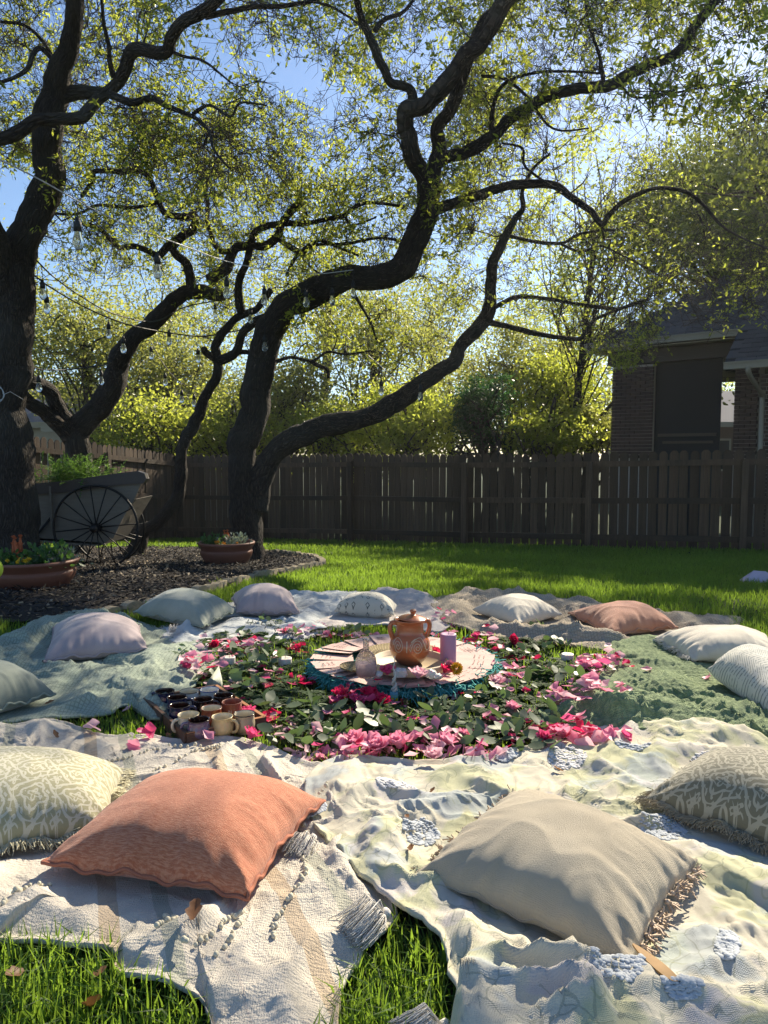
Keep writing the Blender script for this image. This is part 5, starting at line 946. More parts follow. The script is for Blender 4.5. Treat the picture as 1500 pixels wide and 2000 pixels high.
ANCH = [(400, 1390, 'the mug tray'), (448, 1300, 'the leftmost white candle'), (557, 1300, 'the second white candle'), (1108, 1290, 'the right white candle'), (800, 1250, 'the clay pot'), (770, 1365, 'the striped candle'), (875, 1290, 'the lilac candle'), (1150, 1380, 'the green blanket edge'), (360, 1300, 'the sage blanket corner'), (560, 1240, 'the wavy-lined blanket'), (700, 1490, 'the floral blanket corner'), (950, 1490, 'the floral blanket edge'), (480, 1450, 'the cream blanket edge'), (1090, 1450, 'the green blanket corner'), (610, 1330, 'the left teal fringe'), (990, 1310, 'the right teal fringe'), (690, 1370, 'the red rose cluster'), (740, 1460, 'the large pink roses'), (900, 1240, 'the beige blanket edge'), (700, 1235, 'the blush blanket'), (1170, 1300, 'the pale rose pile')]
ANW = [(at(a, b, .02)[:2], c) for a, b, c in ANCH]
def near(x, y):
    dd = sorted(((math.hypot(x-q[0], y-q[1]), i) for i, (q, c) in enumerate(ANW)))[:2]; q, c = ANW[dd[0][1]]; dx, dy = x-q[0], y-q[1]
    if dd[0][0] < .06: s = 'right beside'
    elif abs(dx) > abs(dy): s = ('right of' if dx > 0 else 'left of')
    else: s = ('beyond' if dy > 0 else 'in front of')
    return '%s %s, toward %s' % (s, c, ANW[dd[1][1]][1].replace('the ', '', 1))
CL = [ # px, py, rx, ry, count, colour weights (pink, pale, crimson, magenta)
 (800, 1435, 260, 50, 40, (4, 4, 1, 2)), (1060, 1370, 110, 80, 30, (4, 4, 1, 1)), (470, 1300, 90, 60, 26, (3, 5, 1, 1)),
 (715, 1458, 60, 18, 22, (6, 3, 0, 2)), (860, 1455, 65, 20, 18, (6, 3, 0, 1)), (945, 1470, 40, 14, 9, (3, 2, 0, 0)), (610, 1465, 40, 14, 8, (2, 4, 0, 0)), (700, 1366, 62, 18, 34, (0, 0, 5, 3)), (770, 1375, 30, 14, 6, (3, 2, 1, 0)), (1170, 1298, 45, 22, 24, (4, 4, 1, 1)), (1140, 1385, 75, 10, 20, (5, 4, 0, 0)), (1100, 1440, 60, 16, 16, (4, 2, 2, 1)), (1150, 1450, 50, 12, 9, (5, 2, 0, 0)), (975, 1325, 35, 20, 16, (4, 5, 1, 0)), (1010, 1400, 60, 20, 9, (3, 3, 0, 1)),
 (388, 1308, 38, 16, 16, (2, 6, 1, 1)), (430, 1268, 45, 12, 14, (2, 5, 1, 0)), (480, 1262, 30, 10, 9, (2, 3, 2, 0)), (580, 1265, 25, 10, 8, (0, 0, 4, 2)), (600, 1236, 60, 8, 10, (4, 4, 1, 0)), (690, 1236, 50, 6, 9, (3, 3, 2, 0)), (575, 1325, 40, 10, 8, (0, 0, 4, 3)), (865, 1225, 25, 20, 9, (4, 2, 2, 2)), (945, 1255, 40, 18, 13, (2, 2, 4, 2)), (1000, 1262, 22, 10, 5, (0, 0, 3, 2)), (485, 1385, 25, 22, 8, (1, 2, 3, 3)), (560, 1420, 35, 18, 7, (3, 2, 1, 0)), (525, 1395, 20, 10, 4, (1, 1, 2, 1)),
 (1000, 1290, 30, 15, 6, (1, 1, 2, 1)), (880, 1350, 60, 12, 9, (3, 3, 1, 0)), (1270, 1322, 14, 6, 1, (1, 0, 0, 0)), (1225, 1306, 14, 6, 2, (0, 0, 3, 1)), (1380, 1322, 8, 4, 1, (1, 0, 0, 0)), (1220, 1380, 12, 4, 2, (2, 0, 0, 0)), (1190, 1460, 10, 5, 1, (2, 0, 0, 0)), (1222, 1450, 8, 6, 2, (1, 0, 0, 1)), (268, 1462, 10, 4, 1, (3, 0, 0, 1)), (285, 1444, 12, 4, 2, (1, 0, 0, 3)), (408, 1447, 8, 3, 1, (1, 1, 0, 0)), (180, 1432, 8, 4, 1, (0, 2, 0, 0)), (250, 1385, 12, 5, 1, (0, 2, 0, 0)), (660, 1478, 60, 8, 8, (3, 3, 0, 1)), (800, 1400, 120, 30, 12, (2, 3, 1, 1))]
CN = ['pink', 'pale pink', 'crimson', 'magenta']
PL = []
for (px, py, rx, ry, n, w) in CL:
    for _ in range(int(n*2.0+.5)):
        a = random.random()*2*PI; r = random.random()**.5; p = at(px+math.cos(a)*r*rx, py+math.sin(a)*r*ry, .03); k = random.choices(range(4), w)[0]; z = zblk(p[0], p[1])+random.uniform(.004, .045 if n > 12 else .015)
        if np.hypot(p[0]-CC[0], p[1]-CC[1]) < .40 and random.random() < .93: continue
        if np.hypot(p[0]-CC[0], p[1]-CC[1]) < .40: z = .085
        PL.append((p[1], p[0], z, k))
PL.sort(); REST = [MB() for _ in range(4)]; PSEEN = {}
for i, (y, x, z, k) in enumerate(PL):
    me = random.choice(PMESH[k]); ro = (random.gauss(0, .5), random.gauss(0, .5), random.random()*2*PI); s = random.uniform(.7, 1.1)
    if i < 296:
        o = link('rose_petal', me, loc=(x, y, z)); o.rotation_euler = ro; o.scale = (s, s, s); tag(o, 'fallen %s rose petal %s' % (CN[k], near(x, y)), 'petal', 'loose rose petals scattered around the centrepiece')
    else:
        V = np.array([v.co[:] for v in me.vertices])*s; F = np.array([p.vertices[:] for p in me.polygons]); REST[k].add(V@(rotz(ro[2])@rotx(ro[0])).T+[x, y, z], F)
for k in range(4):
    if REST[k].n: tag(REST[k].mk('rose_petals', PM[k]), 'loose '+CN[k]+' petals strewn in the far half of the flower ring', 'petals', None, 'stuff')
def rose(label, px, py, z, s, k, dens=16):
    s *= .8
    p = at(px, py, z); root = thing('rose', label, 'rose', (p[0], p[1], z), 'rose heads laid among the leaves'); i = 0
    lay = [(4, .18, 1.25), (6, .38, .95), (7, .58, .60)]; ph = random.random()*6; root.rotation_euler = (random.gauss(.35, .3), random.gauss(0, .3), random.random()*6)
    for cnt, rad_, el in lay:
        for j in range(cnt):
            a = ph+2*PI*j/cnt+random.gauss(0, .12); o = link('petal', random.choice(PMESH[k]), root); o.rotation_mode = 'ZYX'; d = s*rad_; o.location = (math.cos(a)*d, math.sin(a)*d, s*.45*el); o.rotation_mode = 'XYZ'; sc = s/.03*(.55+.55*rad_)
            M_ = Matrix(rotz(a)@roty(-el)).to_4x4(); o.rotation_euler = M_.to_euler(); o.scale = (sc, sc, sc); i += 1
        ph += .5
    V, F, uv = lathe([(0, -.2*s), (.25*s, -.1*s), (.35*s, .25*s), (.2*s, .55*s), (0, .6*s)], 8); o = mesh('heart', V, F, PM[k]); q = link('heart', o, root)
rose('lilac pink garden rose in front of the wooden tray', 817, 1322, .105, .042, 1); rose('deep pink rose behind the decanter against the tray', 757, 1315, .10, .036, 3); rose('red rose at the right end of the wooden tray', 868, 1312, .10, .034, 2); rose('crimson rose between the clay pot and the lilac candle', 848, 1278, .10, .034, 2)
for i, (px, py, k, l, s) in enumerate([(722, 1358, 2, 'bright red rose nearest the straw-coloured cards', .036), (662, 1360, 2, 'hot pink rose in the red cluster before the cards', .034), (745, 1372, 2, 'red rose just left of the striped candle', .034), (695, 1370, 3, 'magenta rose low in the red cluster', .03), (885, 1262, 2, 'dark pink rose bud behind the lilac candle', .026), (1000, 1252, 2, 'red rose right of the cards near the beige blanket', .032), (583, 1270, 2, 'red rose left of the teal fringe', .032), (420, 1262, 2, 'crimson rose beside the sage blanket', .03), (370, 1303, 3, 'magenta rose at the sage blanket edge', .028), (735, 1462, 0, 'crumpled pink rose at the front centre', .046), (690, 1450, 0, 'pink rose at the front left of centre', .04), (780, 1458, 0, 'large open pink rose at the near edge', .048), (870, 1452, 0, 'pink rose near the floral blanket', .036), (845, 1478, 1, 'pale pink rose touching the floral blanket', .034), (1100, 1438, 0, 'big pink rose beside the green blanket corner', .042), (1065, 1445, 3, 'pink-red rose near the floral blanket edge', .03), (1165, 1292, 1, 'pale rose at the upper border of the green blanket', .036), (968, 1335, 1, 'mauve pink rose overlapping the teal fringe', .04), (485, 1395, 3, 'deep pink rose beside the mug tray', .032), (488, 1440, 3, 'crimson pink rose in front of the mug tray', .034), (1000, 1385, 0, 'pink rose in the leaves right of centre', .032), (905, 1440, 0, 'small pink rose among eucalyptus leaves', .03), (1145, 1302, 0, 'bright pink rose by the white candle', .03), (930, 1245, 3, 'magenta rose behind the right cards', .028), (640, 1240, 0, 'pink rose at the far side of the leaves', .026)]):
    rose(l, px, py, .045, s, k)
def pompom(label, px, py, z, r, col):
    p = at(px, py, z); n = 170; D = rdir(n, .2); V, F, t = leaves(np.repeat([p], n, 0)+D*r*.3, D, rdir(n), r*.75, r*.35, RNG.random(n), .2); mk_ = mk('flower', V, F, plain('flower_petals', col, .6, .25, 90), loc=p, smooth=False); tag(mk_, label, 'flower')
pompom('ruffled yellow marigold head behind the red rose', 892, 1306, .115, .026, (.70, .42, .02)); pompom('pink and white ruffled carnation beside the lilac candle', 878, 1300, .120, .022, (.72, .30, .36))
# ---------------- greenery ----------------
EUC = leafmat('eucalyptus_leaf', (.05, .085, .05), (.13, .18, .10), (.16, .26, .07), .3, .45); FERN = leafmat('fern_leaf', (.02, .05, .015), (.06, .12, .03), (.12, .24, .03), .4, .75); STEMM = plain('green_stem', (.10, .10, .045), .7)
def oval(seed, s=.032):
    rg = random.Random(seed); V = []; n = 7
    for i in range(n):
        t = i/(n-1); w = math.sin(PI*(.04+.93*t))**.75*.62
        for u in (-1, 0, 1): V.append((t*2-.0, u*w, .12*abs(u)*w+.25*(t-.5)**2*rg.uniform(-1, 1)+rg.uniform(-.03, .03)))
    g = np.array([i*3+j for i in range(n-1) for j in range(2)]); return mesh('leaf', np.array(V)*s, np.stack([g, g+3, g+4, g+1], -1), EUC, tint=np.full(n*3, rg.random()))
OV = [oval(i, .019+.003*(i % 4)) for i in range(9)]
OV = OV
EU = [(455, 1250), (480, 1285), (520, 1262), (545, 1300), (410, 1330), (470, 1325), (505, 1345), (600, 1395), (640, 1400), (690, 1405), (560, 1440), (590, 1455), (840, 1415), (880, 1400), (905, 1460), (955, 1450), (1000, 1430), (1040, 1430), (1075, 1465), (985, 1370), (1020, 1350), (960, 1400), (930, 1345), (1050, 1275), (1090, 1262), (1010, 1280), (700, 1240), (560, 1248), (810, 1448), (1060, 1240), (660, 1440), (350, 1290), (1085, 1415), (620, 1410), (760, 1430), (850, 1380), (640, 1450), (940, 1370), (1020, 1460), (540, 1380), (490, 1310), (430, 1290), (500, 1310), (460, 1345), (525, 1300), (410, 1270), (900, 1430), (1090, 1390), (1060, 1320), (1110, 1330), (870, 1340), (740, 1415), (520, 1225)]
for i, (px, py) in enumerate(EU):
    p = at(px, py, .02); root = thing('leafy_sprig', 'grey-green eucalyptus sprig '+near(p[0], p[1]), 'sprig', (p[0], p[1], .03), 'eucalyptus sprigs among the petals'); a = random.random()*2*PI; L = random.uniform(.08, .15); t = np.linspace(0, 1, 8); cv = random.gauss(0, .04)
    Q = np.stack([(t-.5)*L*math.cos(a)-cv*np.sin(PI*t)*math.sin(a), (t-.5)*L*math.sin(a)+cv*np.sin(PI*t)*math.cos(a), .02*np.sin(PI*t)+.012*t], -1); V, F, uv = tube(Q, .0014, 5); st = link('stem', mesh('stem', V, F, STEMM), root)
    for j in range(8):
        q = Q[j]; o = link('leaf', random.choice(OV), root); o.location = q; o.rotation_euler = (random.gauss(0, .6), random.gauss(-.25, .5), a+(1.1 if j % 2 else -1.1)+random.gauss(0, .4)); s = random.uniform(.8, 1.35); o.scale = (s, s, s)
def fernmesh(seed, kind):
    rg = np.random.default_rng(seed); mb = MB(); L = .17
    for f in range(6 if kind == 0 else 9):
        a = rg.random()*2*PI; el = rg.uniform(.15, .75); t = np.linspace(0, 1, 12); l = L*rg.uniform(.6, 1.1); Q = np.stack([t*l*math.cos(a)*math.cos(el*.6), t*l*math.sin(a)*math.cos(el*.6), l*(math.sin(el)*t-.55*t*t)+.02], -1); Q[:, 2] = np.maximum(Q[:, 2], .006); V, F, uv = tube(Q, .001, 3, False); mb.add(V, F, tint=.1)
        n = 34 if kind == 0 else 22; s = np.linspace(.12, 1, n); P = np.stack([np.interp(s, t, Q[:, k]) for k in range(3)], -1); d = unit(Q[-1]-Q[0]); sd = np.cross(d, [0, 0, 1.])
        for sg in (1, -1):
            D = sd*sg+d*.5+rg.normal(0, .18, (n, 3))+[0, 0, .15]; ll = (.026*np.sin(PI*(.15+.8*s)) if kind == 0 else .017+0*s); V, F, tt = leaves(P, D, rg.normal(0, .25, (n, 3))+[0, 0, 1], ll, ll*(.42 if kind == 0 else .6), np.clip(rg.normal(.5, .25, n), 0, 1), .1, 6); mb.add(V, F, tint=tt)
    return mb.mesh('foliage', FERN, smooth=False)
FM = [fernmesh(i, 0) for i in range(4)]+[fernmesh(i+10, 1) for i in range(4)]
nf = 0
for (x0, y0, x1, y1, n) in [(450, 1330, 640, 1400, 30), (600, 1385, 800, 1440, 30), (800, 1370, 1000, 1440, 34), (960, 1330, 1090, 1400, 30), (1000, 1300, 1130, 1340, 16), (400, 1240, 600, 1310, 34), (400, 1300, 560, 1350, 16), (520, 1300, 600, 1350, 5), (540, 1228, 700, 1244, 5), (980, 1385, 1080, 1450, 16), (900, 1235, 1080, 1290, 14), (540, 1420, 700, 1460, 10), (700, 1430, 960, 1470, 12)]:
    for _ in range(n):
        p = at(random.uniform(x0, x1), random.uniform(y0, y1), .0)
        if np.hypot(p[0]-CC[0], p[1]-CC[1]) < .5: continue
        k = random.choice(range(8)); o = link('fern_sprig', FM[k], loc=(p[0], p[1], .005)); o.rotation_euler = (0, 0, random.random()*6.3); s = random.uniform(.6, 1.0); o.scale = (s, s, s*.8); tag(o, ('feathery fern sprig ' if k < 4 else 'small-leaved dark sprig ')+near(p[0], p[1]), 'sprig', 'dark green sprigs on the grass')
def drystem():
    p = at(500, 1228, .04)
    mb = MB(); Q = catmull(np.array([at(478, 1215, .04), at(520, 1222, .06), at(560, 1235, .05), at(590, 1246, .04)]), 5); V, F, uv = tube(Q, .0013, 4); mb.add(V, F); s = np.repeat(Q, 3, 0); V, F, t = leaves(s, rdir(len(s), .5), rdir(len(s)), .022, .006, RNG.random(len(s))); mb.add(V, F); o = mb.mk('seeded_stem', plain('dark_seeded_stem', (.05, .06, .045), .7), loc=p); tag(o, 'thin dark seeded stem lying on the wavy-lined blanket', 'stem')
drystem()
# ---------------- mug tray ----------------
WD = NB('dark_reclaimed_wood'); v = WD.uv(src='Object', scale=(4, 4, 40)); n = WD.noise(v, 4, 6, .7, 1.); WDM = WD.fin(WD.mix(n.outputs[0], (.035, .018, .012), (.13, .06, .035)), .5, WD.bump(n, .4, .01))
WE = plain('worn_orange_wood_edge', (.36, .16, .07), .5, .3, 20, .2)
def mugtray():
    a = at(283, 1362, .06); b_ = at(364, 1434, .055); c = at(517, 1402, .055); d = a+(c-b_); d[2] = .055; a[2] = .055; cen = (a+c)/2; root = thing('mug_tray', 'dark reclaimed wooden tray holding thirteen mugs', 'tray', (cen[0], cen[1], .01))
    def slab(name, p, q, th, z0, z1, mat, par=root):
        L = np.linalg.norm((q-p)[:2]); an = math.atan2(q[1]-p[1], q[0]-p[0]); m = (p+q)/2; return MB().box((m[0], m[1], (z0+z1)/2), (L, th, z1-z0), rotz(an)).mk(name, mat, par, smooth=False)
    for i, (p, q) in enumerate([(a, b_), (b_, c), (c, d), (d, a)]):
        w = slab('side', p, q, .013, .012, .058, WDM); slab('worn_edge', p, q, .0125, .0585, .0605, WE if i in (1, 2) else WDM, w)
    for t in (.25, .5, .75): # metal straps on the left side
        m = a+(b_-a)*t; slab('strap', m-(b_-a)*.02, m+(b_-a)*.02, .0165, .013, .061, IRON)
    e1 = (b_-a); e2 = (c-b_)
    for k in range(5):
        p = a+e1*(k+.5)/5; q = d+e1*(k+.5)/5; slab('plank', p, q, np.linalg.norm(e1)/5-.003, .012, .021, WDM)
mugtray()
def glaze(name, c, rough=.15, var=.25): return plain(name, c, rough, var, 25, .04, Coat_Weight=.5)
GZ = dict(navy=glaze('navy_glaze', (.02, .025, .07)), black=glaze('black_brown_glaze', (.02, .012, .012)), cream=glaze('cream_glaze', (.60, .54, .40), .3, .08), white=glaze('white_glaze', (.68, .66, .60), .3, .06), purple=glaze('dusty_purple_glaze', (.12, .085, .15), .2), terra=glaze('bare_terracotta', (.26, .08, .045), .6, .15), inner=glaze('dark_brown_glaze', (.035, .014, .010)), speck=glaze('speckled_sand_glaze', (.42, .34, .22), .5, .3), yel=glaze('buff_glaze', (.55, .42, .20), .3, .15), rust=glaze('rust_rim', (.25, .07, .03), .3), blueb=glaze('cobalt_band', (.05, .08, .25), .3))
def mug(label, px, py, out, inn, rim, ha=None, band=None, s=1., belly=1.):
    p = at(px, py, .085); z0 = .0215; root = thing('mug', label, 'mug', (p[0], p[1], z0), 'assorted pottery mugs on the wooden tray'); r = .036*s; h = .066*s; c = (p[0], p[1], z0)
    po = catmull(np.array([(0, 0), (r*.66, 0), (r*.74, .003), (r*.98*belly, h*.28), (r*1.02*belly, h*.5), (r*.93, h*.78), (r*.97, h*.95)]), 3); V, F, uv = lathe(po, 32, c); mk('body', V, F, out, root, uv=uv)
    V, F, uv = lathe(catmull(np.array([(r*.97, h*.95), (r*.99, h*.985), (r*.95, h), (r*.90, h*.975)]), 3), 32, c); mk('rim', V, F, rim, root, uv=uv)
    V, F, uv = lathe(catmull(np.array([(r*.90, h*.975), (r*.86, h*.8), (r*.92, h*.4), (r*.6, h*.08), (0, h*.06)]), 3), 32, c); mk('inside', V, F, inn, root, uv=uv)
    if ha is not None:
        a = ha; P = catmull(np.array([(r*.9, h*.82), (r*1.35, h*.80), (r*1.55, h*.55), (r*1.35, h*.28), (r*.95, h*.22)]), 4); Q = np.stack([P[:, 0]*math.cos(a), P[:, 0]*math.sin(a), P[:, 1]], -1)+c; V, F, uv = tube(Q, .0052*s, 8); mk('handle', V, F, out, root, uv=uv)
    if band is not None:
        zb = h*.62; rb = float(np.interp(zb, po[:, 1], po[:, 0])); V, F, uv = lathe([(rb, zb-.003), (rb+.0009, zb-.002), (rb+.0009, zb+.003), (rb-.001, zb+.004)], 32, c); mk('band', V, F, band, root, uv=uv)
    return root
g = GZ
mug('dark navy mug with handle at the back left corner of the tray', 322, 1350, g['navy'], g['inner'], g['inner'], PI*.95); mug('cream mug with thin black rim at the back of the tray', 370, 1350, g['white'], g['cream'], g['black'], None, g['black'])
mug('white mug with cobalt rim at the far back right of the tray', 409, 1347, g['white'], g['white'], g['blueb'], None, g['blueb']); mug('black-brown mug behind the second purple-black mug at left', 346, 1362, g['navy'], g['inner'], g['black'], .2)
mug('glossy near-black mug in the middle of the tray', 397, 1366, g['black'], g['inner'], g['black'], .1); mug('dark brown mug at the back right of the tray', 436, 1358, g['inner'], g['inner'], g['black'], 1.)
mug('dark indigo mug at the left of the tray', 351, 1378, g['navy'], g['inner'], g['black'], .3); t_ = mug('plain terracotta mug with small white letters', 453, 1371, g['terra'], g['terra'], g['terra'], 1.2, belly=.93)
mug('mug with cream inside and rust brown rim in the middle', 413, 1383, g['rust'], g['cream'], g['rust'], None); mug('cream speckled mug at the left front of the tray', 368, 1396, g['cream'], g['cream'], g['yel'], PI*1.2, belly=.95)
mug('dusty purple mug with dark inside at the very front', 388, 1406, g['purple'], g['inner'], g['inner'], PI*1.05, belly=1.05); mug('buff mug with ring handle at the front centre', 434, 1400, g['yel'], g['cream'], g['yel'], -.25, belly=1.02); mug('sandy mug with dark rim at the front right corner', 477, 1394, g['speck'], g['cream'], g['black'], None, belly=.97)
p = at(453, 1371, .085); mb = MB()   # the small marks on the terracotta mug
for k, x in enumerate((-.005, 0, .005)): mb.box((p[0]+x, p[1]-.0365, .062), (.0012, .001, .008))
mb.box((p[0]-.0025, p[1]-.0365, .0655), (.005, .001, .0012)).mk('lettering', YARNW, t_, smooth=False)
# folded napkin behind the tray
p0 = at(425, 1345, .02); V = np.array([at(392, 1352, .03), at(432, 1345, .03), p0+[.0, .03, .085], at(404, 1334, .05), at(436, 1336, .03)]); o = mk('napkin', V, [np.array([[0, 1, 2], [0, 2, 3], [1, 4, 2]])], cloth('striped_napkin', (.42, .46, .38), (.52, .55, .46), 40), loc=p0, uv=V[:, :2]); tag(o, 'pale green ribbed cloth corner standing behind the mugs', 'napkin'); o.modifiers.new('s', 'SOLIDIFY').thickness = .003
# ---------------- planters, cart ----------------
TC = NB('terracotta_bowl'); v = TC.uv(src='Object'); n = TC.noise(v, 7, 6, .7); TCM = TC.fin(TC.mix(n.outputs[0], (.13, .045, .028), (.22, .085, .05)), .6, TC.bump(TC.noise(v, 60, 4), .15, .005))
LFG = leafmat('planter_leaf', (.03, .08, .03), (.09, .18, .06), (.16, .32, .05), .4, .5); LFS = leafmat('dusty_silver_leaf', (.16, .20, .17), (.30, .34, .30), (.2, .25, .15), .3, .7)
SOIL = plain('potting_soil', (.02, .014, .01), 1., .4, 60, .6)
def planter(label, px, py, r, h, seed, d=None):
    p = atg(px, py) if d is None else np.array([pt(px, py, d)[0], d, float(gz(d))]); root = thing('terracotta_planter', label, 'planter', p, 'low terracotta bowls of flowers'); 
    pf = catmull(np.array([(0, 0), (r*.55, 0), (r*.68, h*.08), (r*.88, h*.42), (r*.93, h*.62), (r*.90, h*.70), (r*.97, h*.84), (r*1.02, h*.94), (r*.99, h), (r*.92, h*.98), (r*.86, h*.85), (r*.84, h*.8)]), 4); V, F, uv = lathe(pf, 56, p); mk('bowl', V, F, TCM, root, uv=uv)
    V, F, uv = lathe([(0, h*.85), (r*.87, h*.82)], 40, p); mk('soil', V, F, SOIL, root, uv=uv); return root, p, r, h
def tuftplant(name, label, c, R, n, mat, L, Wd, up=.6, cat='plant', seed=0, group=None):
    st = np.array(c)+np.c_[RNG.normal(0, R*.35, (n, 2)), np.zeros(n)]; D = rdir(n, up); P = st+D*R*RNG.uniform(.1, .8, (n, 1)); P[:, 2] = np.maximum(P[:, 2], c[2]+.005)
    V, F, t = leaves(P, D+rdir(n)*.4, rdir(n, .6), RNG.uniform(*L, n), RNG.uniform(*Wd, n), np.clip(RNG.normal(.5, .3, n), 0, 1), .25); mb = MB(); m = min(n, 60)
    root = thing(name, label, cat, c, group); tag(mk('foliage', V, F, mat, root, tint=t, smooth=False), kind='stuff'); Q = np.stack([st[:m], (st[:m]+P[:m])/2, P[:m]], 1); Q[:, 0, 2] = c[2]-.01; V, F = batch_tubes(Q, np.full((m, 3), .0016), 3); tag(mk('stems', V, F, STEMM, root), kind='stuff'); return root
def bloomset(root, c, n, R, col, r, name='bloom'):
    m = plain('bloom_'+name, col, .6, .3, 60); 
    for i in range(n):
        q = np.array(c)+[RNG.normal(0, R), RNG.normal(0, R*.5), RNG.uniform(0, .03)]; k = 26; D = rdir(k, .8); V, F, t = leaves(np.repeat([q], k, 0), D, rdir(k), r, r*.6, RNG.random(k), .3); mk(name, V, F, m, root, smooth=False)
rt, p, r, h = planter('large terracotta bowl with pansies and silver foliage at the left edge', 66, 1156, .31, .24, 1)
z = p[2]+h*.83
tuftplant('leafy_plant', 'scalloped green leafy plant in the left bowl', (p[0]+.10, p[1]+.02, z), .17, 420, LFG, (.03, .06), (.02, .045)); tuftplant('silver_plant', 'silver dusty foliage at the right of the left bowl', (p[0]+.19, p[1]+.03, z), .12, 260, LFS, (.03, .055), (.008, .018), 1.); tuftplant('leafy_plant', 'dark green plant at the left of the left bowl', (p[0]-.15, p[1], z), .13, 300, LFG, (.03, .05), (.02, .03))
y_ = tuftplant('pansy_plant', 'low yellow-flowered pansies at the front of the left bowl', (p[0]+.02, p[1]-.18, z), .07, 120, LFG, (.02, .03), (.015, .02)); bloomset(y_, (p[0]+.02, p[1]-.20, z+.035), 9, .07, (.72, .48, .02), .016, 'yellow_bloom')
def celosia(label, c, n, col, hgt):
    root = thing('celosia', label, 'flower', c, 'spiky orange-red celosia plumes'); m = plain('plume', col, .7, .25, 60)
    for i in range(n):
        a = random.random()*6.28; b = np.array(c)+[math.cos(a)*.035, math.sin(a)*.03, 0]; V, F, uv = lathe([(0, 0), (.008, .02), (.014, hgt*.4), (.011, hgt*.7), (0, hgt)], 7); V = V@roty(random.gauss(0, .2)).T; n_ = 60; k = RNG.integers(0, len(V), n_); L_, Fl, t = leaves(V[k], rdir(n_, 1), rdir(n_), .02, .006, RNG.random(n_)); MB().add(V+b, F).add(L_+b, Fl).mk('plume', m, root, smooth=False)
celosia('orange-red celosia plumes in the left bowl', (p[0]-.11, p[1]-.02, z+.03), 6, (.42, .10, .03), .17); 
rt, p, r, h = planter('terracotta bowl of mixed flowers at the foot of the large oak', 443, 1100, .295, .27, 2, d=7.7)
z = p[2]+h*.83; tuftplant('leafy_plant', 'pale leafy plant in the bowl by the large oak', (p[0]+.08, p[1], z), .16, 320, LFS, (.03, .05), (.014, .03)); tuftplant('leafy_plant', 'green plant in the bowl by the large oak', (p[0]-.12, p[1], z), .15, 320, LFG, (.03, .05), (.02, .03)); celosia('small orange celosia plume in the bowl by the large oak', (p[0]+.03, p[1]-.02, z+.06), 3, (.5, .12, .03), .10)
y_ = tuftplant('pansy_plant', 'low orange-yellow pansies in the bowl by the large oak', (p[0], p[1]-.18, z), .06, 90, LFG, (.02, .03), (.015, .02)); bloomset(y_, (p[0], p[1]-.2, z+.04), 6, .06, (.70, .32, .02), .018, 'orange_bloom')
